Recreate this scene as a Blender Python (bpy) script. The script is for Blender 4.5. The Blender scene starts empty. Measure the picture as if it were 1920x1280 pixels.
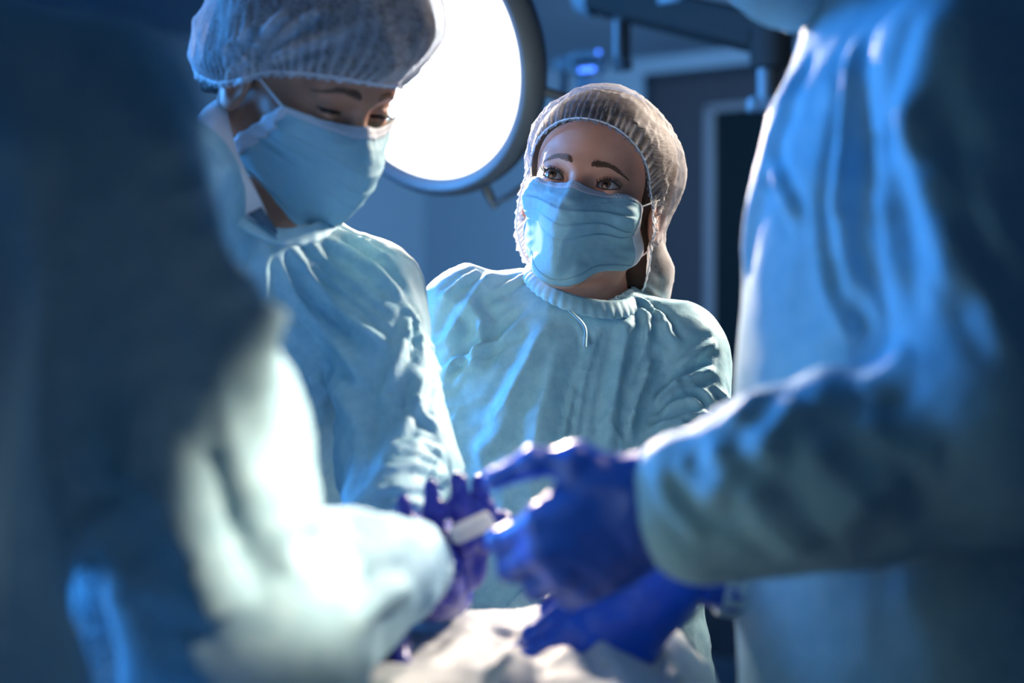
import bpy, math, random
import numpy as np
from mathutils import Vector, Matrix

# ------------------------------------------------------------------ camera, world, light, exposure
scene = bpy.context.scene
COL = scene.collection
CAM_Z = 1.30
FPX = 3200.0
cam_d = bpy.data.cameras.new('camera')
cam_d.lens = 60.0
cam_d.sensor_width = 36.0
cam_d.clip_start = 0.05
cam_d.dof.use_dof = True
cam_d.dof.focus_distance = 2.02
cam_d.dof.aperture_fstop = 2.5
cam = bpy.data.objects.new('camera', cam_d)
COL.objects.link(cam)
cam.location = (0, 0, CAM_Z)
cam.rotation_euler = (math.pi / 2, 0, 0)
scene.camera = cam

scene.view_settings.view_transform = 'Standard'
scene.view_settings.look = 'None'
scene.view_settings.gamma = 1.0
scene.view_settings.use_curve_mapping = False
scene.view_settings.exposure = 0.0
scene.cycles.use_denoising = True
scene.cycles.max_bounces = 5
scene.cycles.diffuse_bounces = 3
scene.cycles.transparent_max_bounces = 10
scene.cycles.adaptive_threshold = 0.03
scene.cycles.sample_clamp_indirect = 4.0

world = bpy.data.worlds.new('world')
scene.world = world
world.use_nodes = True
world.node_tree.nodes['Background'].inputs[0].default_value = (0.08, 0.18, 0.36, 1)
world.node_tree.nodes['Background'].inputs[1].default_value = 0.18


def light(name, kind, loc, target, power, color, size=0.5, size_y=None, spot=60, blend=0.5):
    d = bpy.data.lights.new(name, kind)
    d.energy = power
    d.color = color
    if kind == 'AREA':
        d.size = size
        if size_y:
            d.shape = 'RECTANGLE'
            d.size_y = size_y
    elif kind == 'SPOT':
        d.spot_size = math.radians(spot)
        d.spot_blend = blend
        d.shadow_soft_size = size
    o = bpy.data.objects.new(name, d)
    COL.objects.link(o)
    o.location = loc
    o.rotation_euler = (Vector(target) - Vector(loc)).to_track_quat('-Z', 'Y').to_euler()
    return o


LAMP_C = (-0.158, 2.90, 1.785)          # centre of the operating lamp's face
LAMP_AIM = (0.02, 1.52, 1.02)           # what its beam is aimed at
light('lamp_beam_light', 'SPOT', (LAMP_C[0] - .02, LAMP_C[1] - .06, LAMP_C[2] - .03), LAMP_AIM, 500, (1.0, 0.82, 0.65), size=0.17, spot=56, blend=0.6)
light('second_lamp_light', 'SPOT', (1.35, 3.10, 2.35), (0.13, 2.00, 1.34), 720, (1.0, 0.84, 0.68), size=0.16, spot=27, blend=0.7)
light('overhead_sleeve_fill', 'SPOT', (0.24, 1.12, 2.35), (-0.12, 1.25, 1.12), 80, (1.0, 0.82, 0.66), size=0.08, spot=15, blend=0.6)  # unseen spot, added overhead to light the left figure's sleeve and cuff
light('blue_room_light', 'AREA', (-2.5, 2.75, 2.25), (0.2, 1.5, 1.35), 215, (0.07, 0.36, 1.0), size=0.9, size_y=1.2)
light('overhead_cool_fill', 'SPOT', (-0.02, 1.16, 2.35), (-0.32, 1.60, 1.42), 9, (0.80, 0.88, 1.0), size=0.2, spot=40, blend=0.8)  # unseen cool fill, added for the bowed surgeon's front
light('sleeve_band_fill', 'SPOT', (0.95, 0.62, 1.95), (-0.145, 1.11, 1.205), 360, (1.0, 0.76, 0.58), size=0.03, spot=8.6, blend=0.45)  # added narrow beam with no visible source, makes the left sleeve's bright band
light('back_wall_fill', 'SPOT', (0.9, 4.8, 2.2), (0.15, 7.4, 1.6), 230, (0.30, 0.56, 0.95), size=0.3, spot=84, blend=1.0)  # unseen fill, put in to brighten the far walls


def W(px, py, d):
    """point at depth d (metres in front of the camera) seen at photo pixel px, py"""
    return np.array([(px - 960) / FPX * d, d, CAM_Z + (640 - py) / FPX * d])


# ------------------------------------------------------------------ materials
def new_mat(name):
    m = bpy.data.materials.new(name)
    m.use_nodes = True
    nt = m.node_tree
    b = nt.nodes['Principled BSDF']
    return m, nt, b


def add_bump(nt, b, scale, strength, dist=0.002, detail=4, stretch=None, kind='noise', prev=None):
    tc = nt.nodes.new('ShaderNodeTexCoord')
    mp = nt.nodes.new('ShaderNodeMapping')
    nt.links.new(tc.outputs['Object'], mp.inputs[0])
    if stretch:
        mp.inputs['Scale'].default_value = stretch
    if kind == 'noise':
        n = nt.nodes.new('ShaderNodeTexNoise')
        n.inputs['Scale'].default_value = scale
        n.inputs['Detail'].default_value = detail
        out = n.outputs['Fac']
    else:
        n = nt.nodes.new('ShaderNodeTexVoronoi')
        n.inputs['Scale'].default_value = scale
        out = n.outputs['Distance']
    nt.links.new(mp.outputs[0], n.inputs['Vector'])
    bp = nt.nodes.new('ShaderNodeBump')
    bp.inputs['Strength'].default_value = strength
    bp.inputs['Distance'].default_value = dist
    nt.links.new(out, bp.inputs['Height'])
    if prev:
        nt.links.new(prev.outputs[0], bp.inputs['Normal'])
    nt.links.new(bp.outputs[0], b.inputs['Normal'])
    return bp, out


def mat_plain(name, col, rough=0.5, metal=0.0, bump=None, spec=0.5, emit=None):
    m, nt, b = new_mat(name)
    b.inputs['Base Color'].default_value = (*col, 1)
    b.inputs['Roughness'].default_value = rough
    b.inputs['Metallic'].default_value = metal
    b.inputs['Specular IOR Level'].default_value = spec
    if emit:
        b.inputs['Emission Color'].default_value = (*emit[0], 1)
        b.inputs['Emission Strength'].default_value = emit[1]
    if bump:
        add_bump(nt, b, *bump)
    return m


def mat_fabric(name, c1, c2, scale=55, bump=0.35, trans=0.07):
    """non-woven fabric: mottled colour, fibre relief, some light passing through"""
    m, nt, b = new_mat(name)
    N = nt.nodes
    tc = N.new('ShaderNodeTexCoord')
    n = N.new('ShaderNodeTexNoise')
    n.inputs['Scale'].default_value = scale
    n.inputs['Detail'].default_value = 6
    n.inputs['Roughness'].default_value = 0.65
    nt.links.new(tc.outputs['Object'], n.inputs['Vector'])
    cr = N.new('ShaderNodeValToRGB')
    cr.color_ramp.elements[0].position = 0.35
    cr.color_ramp.elements[1].position = 0.68
    cr.color_ramp.elements[0].color = (*c1, 1)
    cr.color_ramp.elements[1].color = (*c2, 1)
    nt.links.new(n.outputs['Fac'], cr.inputs[0])
    nt.links.new(cr.outputs[0], b.inputs['Base Color'])
    b.inputs['Roughness'].default_value = 0.62
    b.inputs['Specular IOR Level'].default_value = 0.28
    bp, _ = add_bump(nt, b, 26, bump * 0.8, 0.006, 3)
    add_bump(nt, b, 420, bump * 0.5, 0.0006, 2, prev=bp)
    tr = N.new('ShaderNodeBsdfTranslucent')
    nt.links.new(cr.outputs[0], tr.inputs['Color'])
    mx = N.new('ShaderNodeMixShader')
    mx.inputs[0].default_value = trans
    nt.links.new(b.outputs[0], mx.inputs[1])
    nt.links.new(tr.outputs[0], mx.inputs[2])
    nt.links.new(mx.outputs[0], N['Material Output'].inputs[0])
    return m


def mat_cap(name, col, lo=0.22, hi=0.62):
    """sheer cap fabric: fibres over gaps, denser where the cloth is seen edge on"""
    m, nt, b = new_mat(name)
    N = nt.nodes
    tc = N.new('ShaderNodeTexCoord')
    fine = N.new('ShaderNodeTexNoise')
    fine.inputs['Scale'].default_value = 190
    fine.inputs['Detail'].default_value = 5
    fine.inputs['Roughness'].default_value = 0.7
    fine.inputs['Distortion'].default_value = 1.2
    big = N.new('ShaderNodeTexNoise')
    big.inputs['Scale'].default_value = 28
    big.inputs['Detail'].default_value = 3
    for q in (fine, big):
        nt.links.new(tc.outputs['Object'], q.inputs['Vector'])
    add = N.new('ShaderNodeMath'); add.operation = 'MULTIPLY_ADD'
    nt.links.new(big.outputs['Fac'], add.inputs[0]); add.inputs[1].default_value = 0.5
    nt.links.new(fine.outputs['Fac'], add.inputs[2])
    mr = N.new('ShaderNodeMapRange')
    mr.inputs['From Min'].default_value = 0.55; mr.inputs['From Max'].default_value = 1.0
    mr.inputs['To Min'].default_value = lo; mr.inputs['To Max'].default_value = hi
    nt.links.new(add.outputs[0], mr.inputs['Value'])
    lw = N.new('ShaderNodeLayerWeight'); lw.inputs[0].default_value = 0.35
    pw = N.new('ShaderNodeMath'); pw.operation = 'POWER'; pw.inputs[1].default_value = 3.0
    nt.links.new(lw.outputs['Facing'], pw.inputs[0])
    sm = N.new('ShaderNodeMath'); sm.operation = 'MULTIPLY_ADD'; sm.use_clamp = True
    nt.links.new(pw.outputs[0], sm.inputs[0]); sm.inputs[1].default_value = 0.75
    nt.links.new(mr.outputs[0], sm.inputs[2])
    at = N.new('ShaderNodeAttribute'); at.attribute_name = 'layers'      # cloth lies double in its pleats
    s2 = N.new('ShaderNodeMath'); s2.operation = 'MULTIPLY_ADD'; s2.use_clamp = True
    nt.links.new(at.outputs['Fac'], s2.inputs[0]); s2.inputs[1].default_value = 0.7
    nt.links.new(sm.outputs[0], s2.inputs[2]); sm = s2
    b.inputs['Base Color'].default_value = (*col, 1)
    b.inputs['Roughness'].default_value = 0.7
    b.inputs['Specular IOR Level'].default_value = 0.2
    tr = N.new('ShaderNodeBsdfTranslucent'); tr.inputs[0].default_value = (col[0] * .6, col[1] * .6, col[2] * .6, 1)
    tp = N.new('ShaderNodeBsdfTransparent')
    m1 = N.new('ShaderNodeMixShader'); m1.inputs[0].default_value = 0.45
    nt.links.new(b.outputs[0], m1.inputs[1]); nt.links.new(tr.outputs[0], m1.inputs[2])
    m2 = N.new('ShaderNodeMixShader')
    nt.links.new(sm.outputs[0], m2.inputs[0])
    nt.links.new(tp.outputs[0], m2.inputs[1]); nt.links.new(m1.outputs[0], m2.inputs[2])
    nt.links.new(m2.outputs[0], N['Material Output'].inputs[0])
    return m


def mat_skin(name, col):
    m, nt, b = new_mat(name)
    N = nt.nodes
    tc = N.new('ShaderNodeTexCoord')
    n = N.new('ShaderNodeTexNoise'); n.inputs['Scale'].default_value = 35; n.inputs['Detail'].default_value = 5
    nt.links.new(tc.outputs['Object'], n.inputs['Vector'])
    cr = N.new('ShaderNodeValToRGB')
    cr.color_ramp.elements[0].position = 0.3; cr.color_ramp.elements[1].position = 0.7
    cr.color_ramp.elements[0].color = (col[0] * .86, col[1] * .78, col[2] * .76, 1)
    cr.color_ramp.elements[1].color = (*col, 1)
    nt.links.new(n.outputs['Fac'], cr.inputs[0])
    nt.links.new(cr.outputs[0], b.inputs['Base Color'])
    b.inputs['Roughness'].default_value = 0.48
    b.inputs['Specular IOR Level'].default_value = 0.4
    b.inputs['Subsurface Weight'].default_value = 0.15
    b.inputs['Subsurface Radius'].default_value = (0.010, 0.004, 0.002)
    b.inputs['Subsurface Scale'].default_value = 0.6
    add_bump(nt, b, 600, 0.12, 0.0006, 3)
    return m


def mat_eye(name):
    """white, brown iris ring and pupil by the angle from the gaze axis (object +Z)"""
    m, nt, b = new_mat(name)
    N = nt.nodes
    tc = N.new('ShaderNodeTexCoord')
    nv = N.new('ShaderNodeVectorMath'); nv.operation = 'NORMALIZE'
    nt.links.new(tc.outputs['Object'], nv.inputs[0])
    sp = N.new('ShaderNodeSeparateXYZ')
    nt.links.new(nv.outputs[0], sp.inputs[0])
    ac = N.new('ShaderNodeMath'); ac.operation = 'ARCCOSINE'
    nt.links.new(sp.outputs['Z'], ac.inputs[0])
    cr = N.new('ShaderNodeValToRGB')
    e = cr.color_ramp.elements
    e[0].position = 0.0; e[0].color = (0.002, 0.002, 0.002, 1)
    e[1].position = 1.0; e[1].color = (0.42, 0.37, 0.36, 1)
    for pos, c in ((0.165, (0.002, .002, .002, 1)), (0.20, (0.10, 0.04, 0.02, 1)), (0.38, (0.13, 0.055, 0.03, 1)),
                   (0.44, (0.03, 0.018, 0.012, 1)), (0.50, (0.42, 0.37, 0.36, 1))):
        q = e.new(pos); q.color = c
    nt.links.new(ac.outputs[0], cr.inputs[0])
    nt.links.new(cr.outputs[0], b.inputs['Base Color'])
    b.inputs['Roughness'].default_value = 0.06
    b.inputs['Specular IOR Level'].default_value = 0.7
    return m


M_GOWN = mat_fabric('gown_fabric', (0.31, 0.57, 0.69), (0.43, 0.69, 0.78))
M_GOWN_R = mat_fabric('gown_fabric_blue', (0.28, 0.56, 0.72), (0.38, 0.64, 0.78))
M_CUFF = mat_fabric('knit_cuff', (0.42, 0.66, 0.76), (0.55, 0.78, 0.86), 200, 0.5, 0.1)
M_MASK = mat_fabric('mask_fabric', (0.50, 0.80, 0.90), (0.58, 0.85, 0.93), 90, 0.12, 0.42)
M_MASKW = mat_fabric('mask_white', (0.84, 0.86, 0.92), (0.88, 0.90, 0.95), 90, 0.12, 0.35)
M_SHIRT = mat_fabric('shirt_white', (0.70, 0.74, 0.80), (0.78, 0.80, 0.85), 30, 0.1, 0.05)
M_SCRUB = mat_fabric('scrub_cotton', (0.05, 0.10, 0.16), (0.07, 0.13, 0.2), 60, 0.2, 0.0)
M_DRAPE = mat_fabric('drape_fabric', (0.48, 0.50, 0.51), (0.56, 0.58, 0.58), 24, 0.35, 0.05)
M_CAP = mat_cap('cap_fabric', (0.62, 0.62, 0.66), 0.06, 0.34)
M_CAPM = mat_cap('cap_fabric_dense', (0.80, 0.81, 0.86), 0.17, 0.60)
M_ELASTIC = mat_plain('white_elastic', (0.78, 0.80, 0.84), 0.7)
M_SKINW = mat_skin('skin_fair', (0.66, 0.33, 0.23))
M_SKINM = mat_skin('skin_tan', (0.46, 0.22, 0.14))
M_HAIRB = mat_plain('brown_hair', (0.050, 0.028, 0.020), 0.7, spec=0.2, bump=(60, 0.4, 0.002, 3, (1, 1, 6)))
M_HAIRD = mat_plain('dark_hair', (0.034, 0.018, 0.013), 0.7, spec=0.2, bump=(60, 0.4, 0.002, 3, (1, 1, 6)))
M_EYE = mat_eye('brown_eye')
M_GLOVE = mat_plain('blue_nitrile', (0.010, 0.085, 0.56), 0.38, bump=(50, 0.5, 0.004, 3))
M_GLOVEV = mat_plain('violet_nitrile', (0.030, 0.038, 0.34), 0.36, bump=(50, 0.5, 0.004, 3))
M_WALL = mat_plain('wall_paint', (0.36, 0.48, 0.56), 0.7, bump=(12, 0.1, 0.002, 3))
M_CEIL = mat_plain('ceiling_paint', (0.34, 0.44, 0.52), 0.8)
M_FLOOR = mat_plain('floor_vinyl', (0.14, 0.2, 0.25), 0.35, bump=(9, 0.1, 0.002, 3))
M_DOOR = mat_plain('door_laminate', (0.062, 0.058, 0.066), 0.5)
M_FRAME = mat_plain('dark_gap', (0.03, 0.035, 0.045), 0.6)
M_TRIM = mat_plain('pale_trim', (0.24, 0.25, 0.27), 0.4)
M_DARKGLASS = mat_plain('dark_glass', (0.012, 0.02, 0.022), 0.15)
M_STEEL = mat_plain('steel', (0.62, 0.64, 0.66), 0.28, 1.0)
M_GREYP = mat_plain('grey_enamel', (0.13, 0.125, 0.13), 0.45)
M_BOOM = mat_plain('dark_boom_paint', (0.085, 0.072, 0.066), 0.75, spec=0.15)
M_WHITEP = mat_plain('white_enamel', (0.50, 0.53, 0.56), 0.32)
M_BLACKP = mat_plain('black_plastic', (0.015, 0.016, 0.018), 0.5)
M_PAD = mat_plain('black_mattress', (0.03, 0.03, 0.035), 0.6)
M_GAUZE = mat_fabric('gauze', (0.86, 0.86, 0.84), (0.93, 0.93, 0.92), 200, 0.4, 0.5)
M_LAMPFACE = mat_plain('lamp_glass', (0.9, 0.9, 0.86), 0.3, emit=((1.0, 0.93, 0.80), 3.0))
M_LED = mat_plain('blue_led', (0.1, 0.2, 0.9), 0.4, emit=((0.06, 0.20, 1.0), 5.0))
M_LASH = mat_plain('dark_lash', (0.015, 0.01, 0.008), 0.6)
M_BROW = mat_plain('brown_brow', (0.17, 0.09, 0.06), 0.6)


# ------------------------------------------------------------------ object helpers
def set_props(o, label=None, cat=None, group=None, kind=None):
    if label: o['label'] = label
    if cat: o['category'] = cat
    if group: o['group'] = group
    if kind: o['kind'] = kind
    return o


def mesh_obj(name, verts, faces, mat, parent=None, smooth=True, origin=None):
    verts = np.asarray(verts, dtype=np.float64)
    faces = np.asarray(faces, dtype=np.int64)
    if origin is None:
        origin = (0, 0, 0)
    me = bpy.data.meshes.new(name)
    nv, nf, k = len(verts), len(faces), faces.shape[1]
    me.vertices.add(nv)
    me.vertices.foreach_set('co', (verts - np.asarray(origin)).astype(np.float32).ravel())
    me.loops.add(nf * k)
    me.polygons.add(nf)
    me.loops.foreach_set('vertex_index', faces.astype(np.int32).ravel())
    me.polygons.foreach_set('loop_start', (np.arange(nf) * k).astype(np.int32))
    me.update(calc_edges=True)
    me.validate()
    if smooth:
        me.polygons.foreach_set('use_smooth', np.ones(len(me.polygons), dtype=bool))
    me.materials.append(mat)
    o = bpy.data.objects.new(name, me)
    COL.objects.link(o)
    if parent is not None:
        o.parent = parent
        o.matrix_parent_inverse = Matrix.Translation(parent.matrix_basis.translation).inverted()
    o.location = origin
    return o


def empty(name, loc):
    o = bpy.data.objects.new(name, None)
    COL.objects.link(o)
    o.location = loc
    o.empty_display_size = 0.1
    return o


class MB:
    """collects plain shapes into one mesh of quads and triangles"""
    def __init__(s):
        s.v = []; s.f = []

    def add(s, v, f):
        n = len(s.v)
        s.v += [tuple(map(float, q)) for q in v]
        s.f += [tuple(int(i) + n for i in q) for q in f]
        return s

    def box(s, c, h, R=None, bev=0.0):
        c = np.array(c, float); h = np.array(h, float)
        b = min(bev, *(h * 0.9)) if bev else 0
        vs = []; idx = {}
        for sx in (-1, 1):
            for sy in (-1, 1):
                for sz in (-1, 1):
                    for ax in range(3):
                        p = np.array([sx, sy, sz]) * (h - b)
                        p[ax] += np.array([sx, sy, sz])[ax] * b
                        idx[(sx, sy, sz, ax)] = len(vs); vs.append(p)
        fs = []
        for ax in range(3):
            o1, o2 = (ax + 1) % 3, (ax + 2) % 3
            for sg in (-1, 1):
                q = []
                for a, d in ((-1, -1), (1, -1), (1, 1), (-1, 1)):
                    k = [0, 0, 0]; k[ax] = sg; k[o1] = a; k[o2] = d
                    q.append(idx[(*k, ax)])
                fs.append(q if sg > 0 else q[::-1])
        for ax in range(3):                     # bevelled edges
            o1, o2 = (ax + 1) % 3, (ax + 2) % 3
            for a in (-1, 1):
                for d in (-1, 1):
                    def key(t, w):
                        k = [0, 0, 0]; k[ax] = t; k[o1] = a; k[o2] = d
                        return idx[(*k, w)]
                    q = [key(-1, o1), key(1, o1), key(1, o2), key(-1, o2)]
                    fs.append(q if a * d > 0 else q[::-1])
        for sx in (-1, 1):
            for sy in (-1, 1):
                for sz in (-1, 1):
                    q = [idx[(sx, sy, sz, a)] for a in range(3)]
                    fs.append(q if sx * sy * sz > 0 else q[::-1])
        vs = np.array(vs)
        if R is not None:
            vs = vs @ np.array(R).T
        return s.add(vs + c, fs)

    def lathe(s, prof, c, axis=(0, 0, 1), n=48):
        """prof: list of (radius, height) along axis"""
        a = np.array(axis, float); a /= np.linalg.norm(a)
        t = np.array([1, 0, 0]) if abs(a[0]) < .9 else np.array([0, 1, 0])
        u = np.cross(a, t); u /= np.linalg.norm(u); w = np.cross(a, u)
        vs = []; fs = []
        for r, h in prof:
            for k in range(n):
                th = 2 * math.pi * k / n
                vs.append(np.array(c) + a * h + (u * math.cos(th) + w * math.sin(th)) * max(r, 1e-5))
        for i in range(len(prof) - 1):
            for k in range(n):
                k2 = (k + 1) % n
                fs.append((i * n + k, i * n + k2, (i + 1) * n + k2, (i + 1) * n + k))
        return s.add(vs, fs)

    def tube(s, pts, r, n=12, closed=False, flat=1.0):
        pts = [np.array(p, float) for p in pts]
        m = len(pts)
        rr = r if isinstance(r, (list, tuple, np.ndarray)) else [r] * m
        vs = []; fs = []
        prev = None
        for i, p in enumerate(pts):
            if closed:
                t = pts[(i + 1) % m] - pts[i - 1]
            else:
                t = pts[min(i + 1, m - 1)] - pts[max(i - 1, 0)]
            t = t / (np.linalg.norm(t) + 1e-12)
            if prev is None:
                g = np.array([0, 0, 1.0]) if abs(t[2]) < .9 else np.array([1.0, 0, 0])
                u = np.cross(t, g)
            else:
                u = prev - t * (prev @ t)
            u /= np.linalg.norm(u) + 1e-12
            prev = u
            w = np.cross(t, u)
            for k in range(n):
                th = 2 * math.pi * k / n
                vs.append(p + (u * math.cos(th) + w * math.sin(th) * flat) * rr[i])
        for i in range(m if closed else m - 1):
            j = (i + 1) % m
            for k in range(n):
                k2 = (k + 1) % n
                fs.append((i * n + k, i * n + k2, j * n + k2, j * n + k))
        if not closed:
            fs.append(tuple(range(n))[::-1]); fs.append(tuple((m - 1) * n + k for k in range(n)))
        return s.add(vs, fs)

    def build(s, name, mat, parent=None, smooth=True, origin=None):
        origin = Vector(origin if origin is not None else (0, 0, 0))
        me = bpy.data.meshes.new(name)
        me.from_pydata([Vector(v) - origin for v in s.v], [], s.f)
        me.update()
        me.materials.append(mat)
        if smooth:
            me.polygons.foreach_set('use_smooth', np.ones(len(me.polygons), dtype=bool))
            me.set_sharp_from_angle(angle=math.radians(40))
        o = bpy.data.objects.new(name, me)
        COL.objects.link(o)
        if parent is not None:
            o.parent = parent
            o.matrix_parent_inverse = Matrix.Translation(parent.matrix_basis.translation).inverted()
        o.location = origin
        return o


def grid_faces(nu, nv, wrap_u=False):
    """vertices laid out v-major: index = j*nu+i"""
    i = np.arange(nu if wrap_u else nu - 1)
    j = np.arange(nv - 1)
    I, J = np.meshgrid(i, j)
    I = I.ravel(); J = J.ravel()
    I2 = (I + 1) % nu
    return np.stack([J * nu + I, J * nu + I2, (J + 1) * nu + I2, (J + 1) * nu + I], 1)


# ------------------------------------------------------------------ distance-field modelling
F = np.float32


def smin(a, b, k):
    if k <= 0:
        return np.minimum(a, b)
    h = np.maximum(k - np.abs(a - b), 0) / k
    return np.minimum(a, b) - h * h * k * 0.25


def smax(a, b, k):
    return -smin(-a, -b, k)


def s_cone(p, a, b, ra, rb):
    a = np.asarray(a, F); b = np.asarray(b, F)
    ba = b - a
    h = np.clip(((p - a) @ ba) / max(float(ba @ ba), 1e-9), 0, 1)
    q = p - a - h[:, None] * ba
    return np.sqrt(np.einsum('ij,ij->i', q, q)) - F(ra) - F(rb - ra) * h


def s_ell(p, c, r, R=None):
    q = p - np.asarray(c, F)
    if R is not None:
        q = q @ np.asarray(R, F)
    r = np.asarray(r, F)
    q = q / r
    k0 = np.sqrt(np.einsum('ij,ij->i', q, q)) + F(1e-9)
    q = q / r
    k1 = np.sqrt(np.einsum('ij,ij->i', q, q)) + F(1e-9)
    return k0 * (k0 - 1) / k1


def s_loft(p, origin, R, prof, power=2.0):
    """elliptic tube; R columns: side, depth, along; prof rows: h, half width, half depth, side shift, depth shift"""
    q = (p - np.asarray(origin, F)) @ np.asarray(R, F)
    P = np.asarray(prof, F)
    h = q[:, 2]
    w = np.interp(h, P[:, 0], P[:, 1]); d = np.interp(h, P[:, 0], P[:, 2])
    x = q[:, 0] - np.interp(h, P[:, 0], P[:, 3]); y = q[:, 1] - np.interp(h, P[:, 0], P[:, 4])
    g = (np.abs(x / w) ** power + np.abs(y / d) ** power) ** (1.0 / power)
    s = (g - 1) * np.minimum(w, d)
    e = np.maximum(P[0, 0] - h, h - P[-1, 0])
    return smax(s, e, 0.01).astype(F)


def nets(f, lo, hi, step, lip=1.6):
    """surface nets over a narrow band of blocks"""
    B = 8
    lo = np.asarray(lo, float); hi = np.asarray(hi, float)
    nb = np.ceil((hi - lo) / (step * B)).astype(int)
    n = nb * B + 1
    cx = [lo[a] + (np.arange(nb[a]) + 0.5) * B * step for a in range(3)]
    C = np.stack(np.meshgrid(*cx, indexing='ij'), -1).reshape(-1, 3).astype(F)
    fc = np.concatenate([f(C[i:i + 200000]) for i in range(0, len(C), 200000)])
    G = np.repeat(np.repeat(np.repeat(np.sign(fc).reshape(nb), B, 0), B, 1), B, 2)
    V = np.ones(n, F)
    V[:-1, :-1, :-1] = G
    V[-1] = V[-2]; V[:, -1] = V[:, -2]; V[:, :, -1] = V[:, :, -2]
    keep = np.nonzero(np.abs(fc) < B * step * 0.87 * lip + step)[0]
    o = np.arange(B + 1)
    off = np.stack(np.meshgrid(o, o, o, indexing='ij'), -1).reshape(-1, 3)
    bi = np.stack(np.unravel_index(keep, nb), -1) * B
    CH = 600
    for s in range(0, len(bi), CH):
        idx = (bi[s:s + CH, None, :] + off[None]).reshape(-1, 3)
        pts = (lo + idx * step).astype(F)
        V[idx[:, 0], idx[:, 1], idx[:, 2]] = f(pts)
    S = V < 0
    c = S[:-1, :-1, :-1].astype(np.int8)
    for dx in (0, 1):
        for dy in (0, 1):
            for dz in (0, 1):
                if dx + dy + dz:
                    c = c + S[dx:n[0] - 1 + dx, dy:n[1] - 1 + dy, dz:n[2] - 1 + dz]
    A = np.argwhere((c > 0) & (c < 8))
    cid = -np.ones(np.array(n) - 1, np.int32)
    cid[A[:, 0], A[:, 1], A[:, 2]] = np.arange(len(A))
    cor = np.array([(x, y, z) for x in (0, 1) for y in (0, 1) for z in (0, 1)])
    vals = np.stack([V[A[:, 0] + q[0], A[:, 1] + q[1], A[:, 2] + q[2]] for q in cor], 1)
    acc = np.zeros((len(A), 3)); cnt = np.zeros(len(A))
    for i in range(8):
        for j in range(i + 1, 8):
            if np.abs(cor[i] - cor[j]).sum() == 1:
                m = (vals[:, i] < 0) != (vals[:, j] < 0)
                den = vals[:, i] - vals[:, j]
                t = np.where(m, vals[:, i] / np.where(np.abs(den) < 1e-12, 1e-12, den), 0)
                pt = cor[i] + (cor[j] - cor[i]) * t[:, None]
                acc += pt * m[:, None]; cnt += m
    verts = lo + (A + acc / np.maximum(cnt, 1)[:, None]) * step
    faces = []
    for ax in range(3):
        o1, o2 = (ax + 1) % 3, (ax + 2) % 3
        s0 = [slice(None)] * 3; s1 = [slice(None)] * 3
        s0[ax] = slice(0, -1); s1[ax] = slice(1, None)
        a0 = S[tuple(s0)]; a1 = S[tuple(s1)]
        E = np.argwhere(a0 != a1)
        E = E[(E[:, o1] > 0) & (E[:, o2] > 0) & (E[:, o1] < n[o1] - 1) & (E[:, o2] < n[o2] - 1)]
        ins = a0[E[:, 0], E[:, 1], E[:, 2]]
        qs = []
        for d1, d2 in ((-1, -1), (0, -1), (0, 0), (-1, 0)):
            c2 = E.copy(); c2[:, o1] += d1; c2[:, o2] += d2
            qs.append(cid[c2[:, 0], c2[:, 1], c2[:, 2]])
        Q = np.stack(qs, 1)
        Q[~ins] = Q[~ins][:, ::-1]
        faces.append(Q)
    faces = np.concatenate(faces)
    faces = faces[(faces >= 0).all(1)]
    return verts, faces


def grads(f, v, e=0.001):
    v = v.astype(F)
    g = np.stack([f(v + np.array(d, F) * e) - f(v - np.array(d, F) * e) for d in ((1, 0, 0), (0, 1, 0), (0, 0, 1))], 1)
    return g / (np.linalg.norm(g, axis=1, keepdims=True) + 1e-9)


_rs = np.random.RandomState(7)
_H = _rs.rand(4096).astype(F) * 2 - 1


def vnoise(p, scale, seed=0):
    q = p * scale + 37.3 + seed * 11.7
    i = np.floor(q).astype(np.int64); f = (q - i)
    f = f * f * f * (f * (f * 6 - 15) + 10)
    out = 0
    for dx in (0, 1):
        for dy in (0, 1):
            for dz in (0, 1):
                h = ((i[:, 0] + dx) * 73856093 ^ (i[:, 1] + dy) * 19349663 ^ (i[:, 2] + dz) * 83492791) & 4095
                w = (f[:, 0] if dx else 1 - f[:, 0]) * (f[:, 1] if dy else 1 - f[:, 1]) * (f[:, 2] if dz else 1 - f[:, 2])
                out = out + _H[h] * w
    return out


def crumple(p, scale, amp, seed=0):
    """sharp creases between soft facets"""
    w = p + 0.35 / scale * np.stack([vnoise(p, scale * .7, seed + k) for k in (5, 6, 7)], 1)
    a = 1 - np.abs(vnoise(w, scale, seed)) * 2.2
    b = 1 - np.abs(vnoise(w, scale * 2.1, seed + 3)) * 2.2
    return amp * (a * 0.7 + b * 0.3 - 0.35)


def smooth_line(pts, n=8):
    P = np.array(pts, float)
    if len(P) < 3:
        return P
    out = []
    Q = np.vstack([2 * P[0] - P[1], P, 2 * P[-1] - P[-2]])
    for i in range(1, len(Q) - 2):
        for t in np.linspace(0, 1, n, endpoint=False):
            a, b, c, d = Q[i - 1], Q[i], Q[i + 1], Q[i + 2]
            out.append(0.5 * (2 * b + (c - a) * t + (2 * a - 5 * b + 4 * c - d) * t * t + (3 * b - a - 3 * c + d) * t ** 3))
    out.append(P[-1])
    return np.array(out)


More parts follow.
